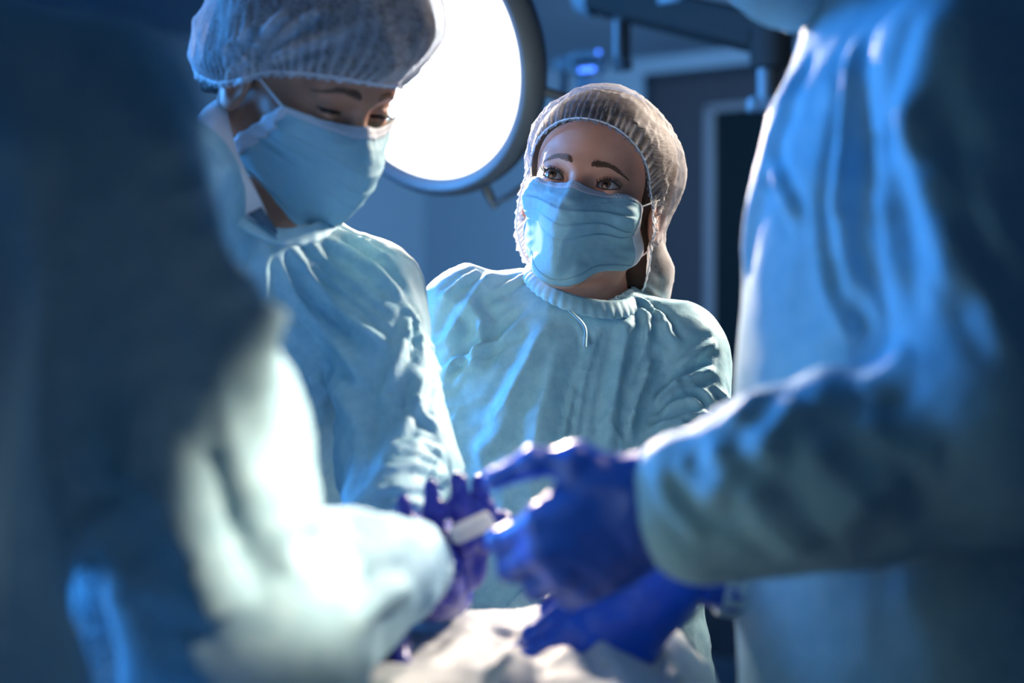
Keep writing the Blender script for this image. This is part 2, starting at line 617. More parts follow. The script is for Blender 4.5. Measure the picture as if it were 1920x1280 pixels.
def fold_disp(v, line, w, amp, valley=0.5, ends=True, reach=None):
    """a pleat along a line: sharp ridge with a trough on each side, fading at both ends"""
    L = smooth_line(line)
    d = np.zeros(len(v))
    mn = L.min(0) - 4 * w; mx = L.max(0) + 4 * w
    m = np.nonzero(((v > mn) & (v < mx)).all(1))[0]
    if len(m) == 0:
        return d
    p = v[m]
    seg = np.linalg.norm(np.diff(L, axis=0), axis=1); cum = np.concatenate([[0], np.cumsum(seg)])
    best = np.full(len(p), 1e9); tt = np.zeros(len(p))
    for k in range(len(L) - 1):
        ba = L[k + 1] - L[k]
        h = np.clip(((p - L[k]) @ ba) / max(ba @ ba, 1e-12), 0, 1)
        dd = np.linalg.norm(p - L[k] - h[:, None] * ba, axis=1)
        b = dd < best
        best[b] = dd[b]; tt[b] = (cum[k] + h[b] * seg[k]) / cum[-1]
    x = best / w
    prof = np.exp(-x * 1.3) * (1 + x * 0.6) * 1.0 - valley * np.exp(-((x - 1.9) / 0.9) ** 2)
    e = np.clip(np.minimum(tt, 1 - tt) * 5, 0, 1) if ends else 1.0
    d[m] = amp * prof * (e * e * (3 - 2 * e) if ends else 1.0)
    return d


def limb_folds(v, a, b, r, n, amp, seed, w=0.007, slant=0.5, span=1.6):
    """creases that wrap part way round a sleeve"""
    rs = np.random.RandomState(seed)
    a = np.array(a, float); b = np.array(b, float)
    t = b - a; L = np.linalg.norm(t); t /= L
    g = np.array([0, 0, 1.0]) if abs(t[2]) < .8 else np.array([0, 1.0, 0])
    u = np.cross(t, g); u /= np.linalg.norm(u); q = np.cross(t, u)
    d = np.zeros(len(v))
    for i in range(n):
        h0 = rs.uniform(0.02, 0.98) * L; th0 = rs.uniform(0, 6.28)
        sp = span * rs.uniform(.5, 1.2); sl = slant * rs.uniform(-1, 1) * L * 0.5
        pts = []
        for s in np.linspace(-.5, .5, 5):
            th = th0 + s * sp; h = h0 + s * sl + 0.12 * L * (s * s) * rs.uniform(-1, 1)
            pts.append(a + t * h + (u * math.cos(th) + q * math.sin(th)) * r)
        d += fold_disp(v, pts, w * rs.uniform(.7, 1.5), amp * rs.uniform(.5, 1.2))
    return d


def rot(axis, deg):
    return np.array(Matrix.Rotation(math.radians(deg), 3, Vector(axis)))


def frame(side, along):
    """columns side, depth, along (orthonormalised; along kept)"""
    h = np.array(along, float); h /= np.linalg.norm(h)
    s = np.array(side, float); s -= h * (s @ h); s /= np.linalg.norm(s)
    d = np.cross(h, s)
    return np.stack([s, d, h], 1)

# ------------------------------------------------------------------ people: heads
def head_rot(yaw, pitch, roll):
    """local +y is where the face points, +z the crown, +x the person's right"""
    return rot((0, 0, 1), yaw) @ rot((0, 0, 1), 180) @ rot((1, 0, 0), pitch) @ rot((0, 1, 0), roll)


EYE = (0.0325, 0.0745, 0.0)
EYE_R = 0.0125


def head_sdf(q, open_=1.0, male=False, detail=True):
    f = s_ell(q, (0, -.006, .035), (.074, .094, .080))
    f = smin(f, s_ell(q, (0, .028, .045), (.062, .062, .058)), .03)
    f = smin(f, s_ell(q, (0, .026, -.035), (.054, .058, .066)), .03)
    jw = .054 if male else .049
    for s in (-1, 1):
        f = smin(f, s_cone(q, (s * jw, .002, -.052), (s * .013, .066, -.100), .020, .017), .03)
        f = smin(f, s_ell(q, (s * .043, .056, -.024), (.024, .026, .022)), .022)
    f = smin(f, s_ell(q, (0, .072, -.100), (.020, .018, .017)), .02)
    br = .0115 if male else .0095
    for s in (-1, 1):
        f = smin(f, s_cone(q, (s * .010, .0835, .016), (s * .040, .0725, .020), br, br * .8), .014)
    # sockets
    for s in (-1, 1):
        f = smax(f, -s_ell(q, (s * .0335, .0965, .000), (.021, .0150, .0115)), .012)
    # nose
    f = smin(f, s_cone(q, (0, .0845, .004), (0, .1080, -.036), .0065, .0105), .012)
    f = smin(f, s_ell(q, (0, .108, -.040), (.012, .011, .010)), .008)
    for s in (-1, 1):
        f = smin(f, s_ell(q, (s * .013, .097, -.043), (.0075, .010, .0075)), .007)
    # lips
    f = smin(f, s_ell(q, (0, .0905, -.068), (.024, .0085, .0045)), .006)
    f = smin(f, s_ell(q, (0, .0895, -.077), (.020, .0090, .0055)), .006)
    # ears
    for s in (-1, 1):
        e = s_ell(q, (s * .076, -.004, -.008), (.0065, .019, .031), rot((0, 1, 0), -s * 8))
        e = smax(e, -s_ell(q, (s * .083, .002, -.004), (.005, .010, .018)), .005)
        f = smin(f, e, .006)
    if detail:
        for s in (-1, 1):
            c = np.array([s * EYE[0], EYE[1], EYE[2]])
            lid = s_ell(q, c, (EYE_R + .0022,) * 3)
            f = smin(f, lid, .0045)
            dx = (q[:, 0] - c[0]) * s          # positive towards the temple
            a = 1 - (dx / .0140) ** 2
            tilt = dx * .10
            zu = .0062 * open_ * a + tilt
            zl = -.0046 * open_ * a + tilt * .8
            z = q[:, 2] - c[2]
            op = np.maximum(z - zu, zl - z)
            op = np.maximum(op, (c[1] + .003) - q[:, 1])
            op = np.maximum(op, np.abs(dx) - .0138)
            f = smax(f, -op, .0012)
            # crease above the lid
            crease = s_cone(q, (c[0] - s * .011, c[1] + .0145, c[2] + .0085), (c[0] + s * .013, c[1] + .0105, c[2] + .0088), .0012, .0012)
            f = smax(f, -crease, .003)
    return f


def skull_hair(q, bun=None):
    f = s_ell(q, (0, -.014, .040), (.080, .096, .086))
    f = smin(f, s_ell(q, (0, -.045, -.02), (.066, .060, .060)), .03)
    f = smin(f, s_ell(q, (0, .028, .048), (.0675, .0665, .063)), .02)
    if bun is not None:
        f = smin(f, s_ell(q, bun[0], bun[1]), .02)
    return f


class Head:
    def __init__(s, eye_mid, yaw, pitch, roll, scale=1.0, male=False, open_=1.0, centre=None):
        s.R = head_rot(yaw, pitch, roll)
        s.k = scale
        s.c = np.array(centre, float) if centre is not None else np.array(eye_mid) - s.R @ (np.array([0, .082, 0]) * scale)
        s.male = male; s.open_ = open_

    def w(s, p):
        return np.asarray(p, float) * s.k @ s.R.T + s.c

    def loc(s, p):
        return ((p - s.c.astype(F)) @ s.R.astype(F)) / F(s.k)

    def f(s, p):
        return head_sdf(s.loc(p), s.open_, s.male) * s.k


def body_mesh(name, H, neck_base, neck_r, lower, hi_step, mat, loc, flare=1.5):
    """skin: head and neck finely, the clothed body below coarsely, one mesh"""
    nt_ = H.w((0, -.022, -.045)); nb = np.array(neck_base, float)

    def f(p):
        g = H.f(p)
        n = s_cone(p, nt_, nb, neck_r * .96, neck_r * 1.05)
        n = smin(n, s_cone(p, nb, nb + (nb - nt_) * .4, neck_r * 1.05, neck_r * flare), .03)
        # two cords at the front of the neck
        for s_ in (-1, 1):
            n = smin(n, s_cone(p, H.w((s_ * .050, .0, -.045)), nb + H.R @ np.array([s_ * .012, neck_r * .95, 0]), .010, .007), .022)
        return smin(g, n, .022)
    c = H.c
    lo = np.minimum(c - .14 * H.k, nb - .09); hi = np.maximum(c + .14 * H.k, nb + .07)
    lo[2] = nb[2] - .05
    v, fc = nets(f, lo, hi, hi_step, 1.5)

    def g(p):
        d = None
        for a, b, ra, rb in lower:
            q = s_cone(p, a, b, ra, rb)
            d = q if d is None else smin(d, q, .04)
        return d
    A = np.array([x for l in lower for x in (l[0], l[1])], float)
    rr = max(max(l[2], l[3]) for l in lower) + .02
    v2, f2 = nets(g, A.min(0) - rr, A.max(0) + rr, .014, 1.4)
    V = np.vstack([v, v2]); Fc = np.vstack([fc, f2 + len(v)])
    return mesh_obj(name, V, Fc, mat, None, True, loc)


def add_eyes(person, H, gaze=(0, 1, 0), lash=True, brow=True):
    g = np.array(gaze, float); g /= np.linalg.norm(g)
    gw = H.R @ g
    for s in (-1, 1):
        n1, n2 = 40, 24
        vs = []
        for j in range(n2 + 1):
            ph = math.pi * j / n2
            for i in range(n1):
                th = 2 * math.pi * i / n1
                r = EYE_R * H.k * (1.0 + 0.055 * math.exp(-(ph / .42) ** 2))
                vs.append((r * math.sin(ph) * math.cos(th), r * math.sin(ph) * math.sin(th), r * math.cos(ph)))
        o = mesh_obj('eye', vs, grid_faces(n1, n2 + 1, True), M_EYE, person)
        o.location = Vector(H.w((s * EYE[0], EYE[1], EYE[2])))
        o.rotation_euler = Vector(gw).to_track_quat('Z', 'Y').to_euler()
        if lash:
            m = MB(); up = []; lo = []
            for t in np.linspace(-1, 1, 25):
                dx = t * .0142; a = 1 - t * t
                for lst, zz in ((up, .0064), (lo, -.0046)):
                    z = zz * H.open_ * a + dx * (.10 if zz > 0 else .08)
                    yy = math.sqrt(max((EYE_R + .0023) ** 2 - dx * dx - z * z, 1e-6))
                    lst.append((s * (EYE[0] + dx), EYE[1] + yy, EYE[2] + z))
            m.tube([H.w(p) for p in up], [(.0003 + .0008 * (1 - abs(t) ** 3)) * H.k for t in np.linspace(-1, 1, 25)], 6)
            m.tube([H.w(p) for p in lo], [.00035 * H.k] * 25, 5)
            rs = random.Random(3 + s)
            for q in range(46):
                t = rs.uniform(-.85, .98); dx = t * .0142; a = 1 - t * t
                z = .0064 * H.open_ * a + dx * .10
                yy = math.sqrt(max((EYE_R + .0023) ** 2 - dx * dx - z * z, 1e-6))
                b = np.array([s * (EYE[0] + dx), EYE[1] + yy, z])
                L = .0055 + .0025 * max(t, 0)
                dr = np.array([s * (t * .55 + .1), .75, .35])
                if H.open_ < .5: dr = np.array([s * t * .5, .7, -.5])
                m.tube([H.w(b), H.w(b + dr * L * .5), H.w(b + dr * L + np.array([0, 0, .0018]))], [.00035, .00028, .00008], 4)
            m.build('eyelashes', M_LASH, person)
        if brow:
            m = MB(); rs = random.Random(9 + s)
            for q in range(420):
                t = rs.random()
                x = .011 + .036 * t
                zc = .0180 + .0040 * math.sin(min(t * 1.25, 1) * math.pi * .62) - .0050 * max(t - .55, 0) / .45
                hw = .0031 * (1 - .75 * t) * min(1, .45 + t * 3) * (1.15 if H.male else 1)
                p0 = np.array([[s * x, .12, zc + rs.uniform(-hw, hw)]])
                L = rs.uniform(.004, .0075)
                dr = np.array([s * (.35 + .65 * t), 0, .75 - 1.1 * t]); dr /= np.linalg.norm(dr)
                pts = []
                for a in (0, .5, 1.0):
                    b = p0[0] + dr * L * a
                    y0 = skin_y(b[0], b[2], H.male)
                    pts.append(H.w((b[0], y0 - .0001 + .0008 * a, b[2])))
                m.tube(pts, [.00028 * H.k, .00028 * H.k, .0001 * H.k], 3)
            m.build('eyebrow', M_BROW, person)


_browtab = {}


def skin_y(x, z, male):
    """how far forward the brow stands at x, z (head units), from a table"""
    if male not in _browtab:
        xs = np.linspace(0, .056, 57); zs = np.linspace(0, .036, 37); ys = np.linspace(.055, .105, 101)
        g = np.stack(np.meshgrid(xs, zs, ys, indexing='ij'), -1).reshape(-1, 3)[:, [0, 2, 1]].astype(F)
        v = head_sdf(g, 1.0, male, False).reshape(57, 37, 101)
        k = np.clip((v < 0).sum(2), 1, 100)
        v0 = np.take_along_axis(v, (k - 1)[..., None], 2)[..., 0]; v1 = np.take_along_axis(v, k[..., None], 2)[..., 0]
        _browtab[male] = ys[k - 1] + (ys[1] - ys[0]) * np.clip(-v0 / (v1 - v0 + 1e-9), 0, 1)
    T = _browtab[male]
    a = min(max(abs(x) * 1000, 0), 55.99); b = min(max(z * 1000, 0), 35.99)
    i, j = int(a), int(b); a -= i; b -= j
    return float((T[i, j] * (1 - a) + T[i + 1, j] * a) * (1 - b) + (T[i, j + 1] * (1 - a) + T[i + 1, j + 1] * a) * b)


def push_out(P, f, gap, it=6):
    P = P.copy()
    for _ in range(it):
        d = f(P.astype(F))
        m = d < gap
        if not m.any():
            break
        P[m] += grads(f, P[m]) * (gap - d[m])[:, None]
    return P


def make_mask(person, H, nu=97, nv=81, zc=0.0, nar=.12, side=(.038, .030, .014), wide=1.0, loops=True, seed=0, drop=0.0, bodyf=None):
    def shape(u, v, lift=0.0):
        yc = np.interp(v, [0, .12, .32, .55, .8, .93, 1], [.0985, .1130, .1300, .1255, .113, .100, .082])
        ys = np.interp(v, [0, .5, 1], side)
        au = np.abs(u)
        prof = .25 * (1 - au) + .75 * (1 - au ** 2.4)
        y = ys + (yc - ys) * prof
        x = .0715 * wide * np.sign(u) * (au ** .92) * (1 - .05 * v * (1 - v) * 4) * (1 - nar * v ** 2)
        zt = -.0110 + .0025 * np.exp(-(u / .12) ** 2) + .0050 * au
        zb = -.126 - drop + (.052 + zc) * au ** .98
        z = zt + (zb - zt) * v
        return np.stack([x, y + lift, z], 1)
    U, Vv = np.meshgrid(np.linspace(-1, 1, nu), np.linspace(0, 1, nv))
    U = U.ravel(); Vv = Vv.ravel()
    L = shape(U, Vv)
    fl = lambda p: head_sdf(p, 1.0, H.male, False)
    L = push_out(L, fl, .0028)
    for rep in range(3):
        G = L.reshape(nv, nu, 3)
        for _ in range(14):
            q = G.copy()
            q[1:-1, 1:-1] = (G[:-2, 1:-1] + G[2:, 1:-1] + G[1:-1, :-2] + G[1:-1, 2:]) / 4
            q[0, 1:-1] = (G[0, :-2] + G[0, 2:]) / 2; q[-1, 1:-1] = (G[-1, :-2] + G[-1, 2:]) / 2
            q[1:-1, 0] = (G[:-2, 0] + G[2:, 0]) / 2; q[1:-1, -1] = (G[:-2, -1] + G[2:, -1]) / 2
            G = q
        L = push_out(G.reshape(-1, 3), fl, .0022, 2)
    # pleats, gathers and creases in the fitted cloth
    au = np.abs(U); z = L[:, 2]
    dsp = 0
    for vp, am in ((.27, .0058), (.43, .0055), (.58, .0050)):
        w = Vv - vp - .05 * (1 - au ** 2) + .012 * vnoise(np.stack([U * 2, U * 0, U * 0], 1), 1.5, seed)
        dsp = dsp + am * (.35 + .65 * au ** 1.5) * np.where(w > 0, np.exp(-w / .05), np.exp(w / .008)) * np.clip((1 - au) * 14, 0, 1)
    dsp += .0013 * np.sin(z * 460 + U * 5 + seed) * np.clip(au - .55, 0, 1) * 2
    Q = np.stack([U * 1.6, Vv * 2.2, U * 0], 1)
    dsp += crumple(Q, 1.6, .0022, seed + 2) + crumple(Q, 4.0, .0008, seed + 5)
    L[:, 1] += dsp
    P = H.w(L)
    if bodyf is not None:
        P = push_out(P, bodyf, .003)
    fc = grid_faces(nu, nv)

    def strip(name, pu, pv, mat, off, parent):
        """a raised piece lying on the mask between parameter ranges"""
        iu = np.nonzero((np.linspace(-1, 1, nu) >= pu[0] - 1e-6) & (np.linspace(-1, 1, nu) <= pu[1] + 1e-6))[0]
        iv = np.nonzero((np.linspace(0, 1, nv) >= pv[0] - 1e-6) & (np.linspace(0, 1, nv) <= pv[1] + 1e-6))[0]
        G = P.reshape(nv, nu, 3)
        du = np.gradient(G, axis=1); dv = np.gradient(G, axis=0)
        N = np.cross(du, dv); N /= np.linalg.norm(N, axis=2, keepdims=True) + 1e-12
        if (N.reshape(-1, 3) @ (H.R @ np.array([0, 1, 0]))).mean() < 0: N = -N
        S = (G + N * off)[iv][:, iu]
        a, b = len(iv), len(iu)
        o = mesh_obj(name, S.reshape(-1, 3), grid_faces(b, a), mat, parent)
        md = o.modifiers.new('thick', 'SOLIDIFY'); md.thickness = .0008; md.offset = 0
        return o
    m = mesh_obj('face_mask', P, fc, M_MASK, person)
    md = m.modifiers.new('thick', 'SOLIDIFY'); md.thickness = .0012; md.offset = 0
    strip('top_band', (-1, 1), (0, .085), M_MASKW, .0010, m)
    strip('side_seam', (-1, -.90), (0, 1), M_MASKW, .0014, m)
    strip('side_seam', (.90, 1), (0, 1), M_MASKW, .0014, m)
    strip('bottom_band', (-1, 1), (.955, 1), M_MASK, .0011, m)
    # stitched rows along the bands
    G = P.reshape(nv, nu, 3)
    st = MB()
    fw = H.R @ np.array([0, 1, 0])
    for row in (2, 6):
        for i in range(2, nu - 2, 2):
            a = G[row, i] + fw * .0022; b = G[row, i + 1] + fw * .0022
            st.tube([a, b * .6 + a * .4], .0003, 4)
    st.build('stitching', M_GREYP, m)
    if loops:
        for sd in (0, nu - 1):
            s = 1 if sd else -1
            a = G[1, sd]; b = G[nv - 2, sd]
            ear_t = H.w((s * .081, -.010, .020)); ear_b = H.w((s * .080, -.020, -.022))
            tb = MB()
            tb.tube(smooth_line([a, a * .5 + ear_t * .5 + H.R @ np.array([s * .004, 0, .002]), ear_t], 6), .0011, 6)
            tb.build('ear_loop', M_ELASTIC, m)
            tb = MB()
            tb.tube(smooth_line([b, b * .5 + ear_b * .5 + H.R @ np.array([s * .006, 0, -.002]), ear_b], 6), .0011, 6)
            tb.build('ear_loop', M_ELASTIC, m)
    return m


def make_cap(person, H, brim, bulge, mat, bun=None, axis=(0, -.62, .78), nth=360, nt_=60, gathers=62, seed=1, amp=.0022,
             centre=(0, -.01, .03), extra=None, lift=.004, folds=(), streak=.5, dense=None):
    """bouffant cap: brim = loop of points on the head (local), swelling behind it"""
    C = np.array(centre); a = np.array(axis, float); a /= np.linalg.norm(a)
    u = np.array([1.0, 0, 0]); w = np.cross(a, u)
    B = np.array(brim) - C
    rb = np.linalg.norm(B, axis=1); D = B / rb[:, None]
    ph = np.arccos(np.clip(D @ a, -1, 1)); th = np.arctan2(D @ w, D @ u) % (2 * math.pi)
    o = np.argsort(th); th, ph, rb = th[o], ph[o], rb[o]
    T3 = np.concatenate([th - 2 * math.pi, th, th + 2 * math.pi])
    fine = np.linspace(0, 2 * math.pi, nth, endpoint=False)

    def per(y):
        y3 = np.concatenate([y, y, y])
        z = np.interp(fine, T3, y3)
        k = np.hanning(31); k /= k.sum()
        return np.convolve(np.concatenate([z[-40:], z, z[:40]]), k, 'same')[40:-40]
    phb = per(ph); rbb = per(rb)
    t = np.linspace(0, 1, nt_) ** 0.8                       # 0 crown .. 1 brim
    t = t * 1.0
    TH, T = np.meshgrid(fine, t)
    PH = T * phb[None, :]
    dirs = (np.cos(PH)[..., None] * a + np.sin(PH)[..., None] * (np.cos(TH)[..., None] * u + np.sin(TH)[..., None] * w)).reshape(-1, 3)
    lo = np.full(len(dirs), .02); hi_ = np.full(len(dirs), .24)
    fh = lambda p: np.minimum(skull_hair(p, bun) - .007, head_sdf(p, 1, False, False))
    for _ in range(12):
        mid = .5 * (lo + hi_)
        ins = fh((C + dirs * mid[:, None]).astype(F)) < 0
        lo = np.where(ins, mid, lo); hi_ = np.where(ins, hi_, mid)
    r = .5 * (lo + hi_)
    r0 = r.copy()
    Tf = T.ravel(); THf = TH.ravel()
    e = 1 - Tf
    env = np.clip(e / .10, 0, 1); env = env * env * (3 - 2 * env)
    r = r + lift + bulge * env * (.65 + .35 * vnoise(dirs, 2.2, seed))
    if extra is not None:
        r += extra(dirs) * env
    mix = np.clip(e / .06, 0, 1)
    r = np.where(e < .06, np.maximum(rbb[None, :].repeat(nt_, 0).ravel() + lift * .6, r0 + .002) * (1 - mix) + r * mix, r)
    rs = np.random.RandomState(seed)
    ph1 = np.cumsum(rs.uniform(.5, 1.5, gathers)); ph1 = ph1 / ph1[-1] * 2 * math.pi
    g = np.interp(THf, np.concatenate([[0], ph1]), np.arange(gathers + 1)) * 2 * math.pi
    reach = .11 + .07 * vnoise(np.stack([np.cos(THf) * 3, np.sin(THf) * 3, THf * 0], 1), 1.7, seed + 2)
    fall = np.exp(-np.clip(e, 0, 1) / reach)
    ridge = (1 - np.abs(np.sin(g / 2))) ** 1.6
    r += amp * (ridge * 2 - .6) * fall * np.clip(e / .012, 0.25, 1)
    P = C + dirs * r[:, None]
    P += (dirs * (crumple(P, 24, .0042, seed + 9) * env)[:, None])
    P += (dirs * (crumple(P, 62, .0012, seed + 19) * env)[:, None])
    Pw = H.w(P)
    lay = ridge * fall * np.clip(1.25 - env * .3, 0, 1) * 1.1
    cr1 = np.clip(crumple(P, 30, 1, seed + 31) - .34, 0, 1) * 1.3 + np.clip(crumple(P, 75, 1, seed + 37) - .40, 0, 1) * .8
    if dense is not None:
        lay = lay + dense(dirs)
    lay = np.clip(lay + cr1 * streak, 0, 1)
    for ln, wd, am in folds:
        Lw = snap(Pw, ln)
        fd = fold_disp(Pw, Lw, wd, am, .3)
        lay = np.clip(lay + np.clip(fold_disp(Pw, Lw, wd * .7, 1.0, 0), 0, 1) * .8, 0, 1)
        Pw += (dirs @ H.R.T) * fd[:, None]
    cap = mesh_obj('surgical_cap', Pw, grid_faces(nth, nt_, True), mat, person)
    la = cap.data.attributes.new('layers', 'FLOAT', 'POINT')
    la.data.foreach_set('value', lay.astype(np.float32))
    # elastic and ruffle follow the brim
    G = Pw.reshape(nt_, nth, 3)
    edge = G[-1]
    MB().tube([edge[i] for i in range(0, nth, 3)], .0011 * H.k, 6, closed=True).build('elastic', M_ELASTIC, cap)
    out = G[-1] - G[-4]; out /= np.linalg.norm(out, axis=1, keepdims=True) + 1e-9
    kk = np.hanning(25); kk /= kk.sum()
    out = np.stack([np.convolve(np.concatenate([out[-20:, c], out[:, c], out[:20, c]]), kk, 'same')[20:-20] for c in range(3)], 1)
    out /= np.linalg.norm(out, axis=1, keepdims=True)
    rad = (edge - H.w(C)); rad /= np.linalg.norm(rad, axis=1, keepdims=True)
    rows = []
    for k, s in enumerate(np.linspace(0, 1, 5)):
        wv = np.sin(np.arange(nth) / nth * 2 * math.pi * 44 + 1.5 * np.sin(np.arange(nth) / nth * 2 * math.pi * 5))
        wv2 = np.sin(np.arange(nth) / nth * 2 * math.pi * 71)
        rows.append(edge + out * (s * (.0048 + .0012 * wv2))[:, None] * H.k + rad * (s * .0012 * wv + s * .0012)[:, None] * H.k)
    rf = mesh_obj('ruffle', np.array(rows).reshape(-1, 3), grid_faces(nth, 5, True), mat, cap)
    la = rf.data.attributes.new('layers', 'FLOAT', 'POINT')
    la.data.foreach_set('value', np.tile(.55 + .3 * np.sin(np.arange(nth) / nth * 2 * math.pi * 44), 5).astype(np.float32))
    return cap


def snap(v, pix):
    """drop photo-plane points onto the near side of a surface"""
    pts = []
    P = smooth_line([(a, b) for a, b in pix], 6) if len(pix) > 2 else np.array([np.array(pix[0]) * (1 - t) + np.array(pix[1]) * t for t in np.linspace(0, 1, 9)], float)
    sx = v[:, 0] / v[:, 1] * FPX + 960
    sy = 640 - (v[:, 2] - CAM_Z) / v[:, 1] * FPX
    for a, b in P:
        d = np.hypot(sx - a, sy - b)
        m = d < max(9.0, d.min() + 3)
        dep = v[m, 1].min()
        pts.append(W(a, b, dep + .001))
    return np.array(pts)


def garment(name, f, lo, hi, step, mat, parent, pix=(), limbs=(), crum=(), lip=1.8, post=None, loc=None):
    v, fc = nets(f, lo, hi, step, lip)
    n = grads(f, v)
    d = np.zeros(len(v))
    for q in crum:
        d += crumple(v, q[0], q[1], q[2])
    if pix:
        for q in pix:
            d += fold_disp(v, snap(v, q[0]), q[1], q[2], q[3] if len(q) > 3 else .5)
    for q in limbs:
        d += limb_folds(v, *q)
    d = np.clip(d, -.018, .022)
    v = v + n * d[:, None]
    if post is not None:
        v = post(v)
    return mesh_obj(name, v, fc, mat, parent)


# ------------------------------------------------------------------ hands in gloves
def hand_frame(y, z):
    """columns thumb-side, fingers, back of the hand"""
    y = np.array(y, float); y /= np.linalg.norm(y)
    z = np.array(z, float); z -= y * (z @ y); z /= np.linalg.norm(z)
    return np.stack([np.cross(y, z), y, z], 1)


def make_glove(parent, wrist, R, curls, thumb, mat, right=False, k=1.0, step=.0021, spread=(6, 1, -3, -8), cuff_to=None, name='glove', folds=(), cuff_r=.034):
    """curls: per finger (mcp, pip, dip) in degrees towards the palm; thumb: three local points after its base"""
    sgn = -1 if right else 1
    M = np.array([sgn, 1, 1.0])
    mcp = np.array([(.0275, .088, .000), (.0085, .094, .004), (-.0120, .089, .003), (-.0300, .080, -.003)])
    lens = [(.043, .026, .021), (.047, .030, .022), (.044, .028, .022), (.034, .021, .020)]
    rad = [.0102, .0104, .0098, .0086]
    prim = []; joints = []
    wr = np.array([0, 0, 0.0])
    for i in range(4):
        prim.append(('p', (mcp[i][0] * .62, .006, 0), tuple(mcp[i] + (0, -.004, -.004)), .0175, rad[i] * 1.35))
    prim.append(('p', (.020, .02, -.008), (.026, .060, -.010), .017, .013))
    prim.append(('p', (-.022, .02, -.008), (-.026, .055, -.010), .016, .013))
    prim.append(('p', (0, -.045, 0), (0, .01, 0), .0270, .0250))
    chains = []
    for i in range(4):
        p = mcp[i].copy(); a = 0; ch = [p.copy()]
        sp = math.radians(spread[i])
        for L, c in zip(lens[i], curls[i]):
            a += math.radians(c)
            p = p + L * np.array([math.sin(sp) * math.cos(a), math.cos(sp) * math.cos(a), -math.sin(a)])
            ch.append(p.copy())
        chains.append((ch, rad[i]))
    th = [np.array((.022, .028, -.010))] + [np.array(t, float) for t in thumb]
    chains.append((th, .0118))
    CH = [([q * M * k for q in c], r * k) for c, r in chains]
    PR = [(np.array(a) * M * k, np.array(b) * M * k, ra * k, rb * k) for _, a, b, ra, rb in prim]
    wr = np.asarray(wrist, float); Rf = R.astype(F)

    def f(p):
        q = (p - wr.astype(F)) @ Rf
        g = None
        for a, b, ra, rb in PR:
            d = s_cone(q, a, b, ra, rb)
            g = d if g is None else smin(g, d, .020 * k)
        ds = []
        for ci, (c, r) in enumerate(CH):
            d = None
            n = len(c) - 1
            for i in range(n):
                ra = r * (1 - .09 * i); rb = r * (1 - .09 * (i + 1))
                e = s_cone(q, c[i], c[i + 1], ra, rb)
                d = e if d is None else smin(d, e, .004 * k)
            for i in range(1, n):
                d = smin(d, s_ell(q, c[i], (r * 1.03,) * 3), .004 * k)
            if ci == 4:
                d = smin(d, s_cone(q, c[0], c[1], .0165 * k, .0130 * k), .012 * k)
            ds.append(d)
        for i, d in enumerate(ds[:4]):
            g = smin(g, d, .009 * k)
        g = smin(g, ds[4], .014 * k)
        return g
    allp = np.array([x for c, _ in CH for x in c] + [x for a, b, _, _ in PR for x in (a, b)])
    wp = allp @ R.T + wr
    v, fc = nets(f, wp.min(0) - .04, wp.max(0) + .04, step, 1.4)
    n = grads(f, v, .0008)
    d = crumple(v, 42, .0011, 3) + crumple(v, 110, .0004, 8)
    for a, b, w_, am in folds:
        d += fold_disp(v, [wr + R @ (np.array(a) * M * k), wr + R @ (np.array(b) * M * k)], w_, am)
    v = v + n * d[:, None]
    o = mesh_obj(name, v, fc, mat, parent)
    # the gathered end of the glove over the wrist
    if cuff_to is not None:
        ct = np.array(cuff_to, float)
        a = wr + R @ np.array([0, -.012, 0]) * k
        ax = ct - a; L = np.linalg.norm(ax); ax /= L
        uu = R[:, 0] - ax * (R[:, 0] @ ax); uu /= np.linalg.norm(uu); ww = np.cross(ax, uu)
        nn, mm = 72, 22
        vs = []
        for j in range(mm):
            t = j / (mm - 1)
            rr = (.0262 * k) * (1 - t) + cuff_r * t
            for i in range(nn):
                an = 2 * math.pi * i / nn
                wob = 1 + .05 * math.sin(an * 5 + t * 6) * t + .03 * math.sin(an * 11 - t * 9) + .03 * math.sin(t * 26 + an)
                vs.append(a + ax * L * t + (uu * math.cos(an) * 1.12 + ww * math.sin(an) * .92) * rr * wob)
        c = mesh_obj('glove_cuff', vs, grid_faces(nn, mm, True), mat, o)
        md = c.modifiers.new('thick', 'SOLIDIFY'); md.thickness = .0012
    return o


def ring_band(name, pts_top, pts_bot, mat, parent, n=160, thick=.002, ripple=.0012, waves=48, seed=0):
    """a strip between two closed curves"""
    def closed(P):
        P = np.array(P, float); m = len(P)
        out = []
        for i in range(n):
            s = i / n * m; k = int(s); t = s - k
            a, b, c, d = P[(k - 1) % m], P[k % m], P[(k + 1) % m], P[(k + 2) % m]
            out.append(0.5 * (2 * b + (c - a) * t + (2 * a - 5 * b + 4 * c - d) * t * t + (3 * b - a - 3 * c + d) * t ** 3))
        return np.array(out)
    A, B = closed(pts_top), closed(pts_bot)
    cen = A.mean(0)
    rows = []
    for j, s in enumerate(np.linspace(0, 1, 9)):
        P = A * (1 - s) + B * s
        o = P - cen; o /= np.linalg.norm(o, axis=1, keepdims=True)
        belly = math.sin(s * math.pi) * thick
        rp = ripple * np.sin(np.arange(n) / n * 2 * math.pi * waves + 2 * np.sin(np.arange(n) / n * 12.57 + seed))
        rows.append(P + o * (belly + rp * (.4 + .6 * s))[:, None])
    o = mesh_obj(name, np.array(rows).reshape(-1, 3), grid_faces(n, 9, True), mat, parent)
    md = o.modifiers.new('thick', 'SOLIDIFY'); md.thickness = .0015; md.offset = 0
    return o


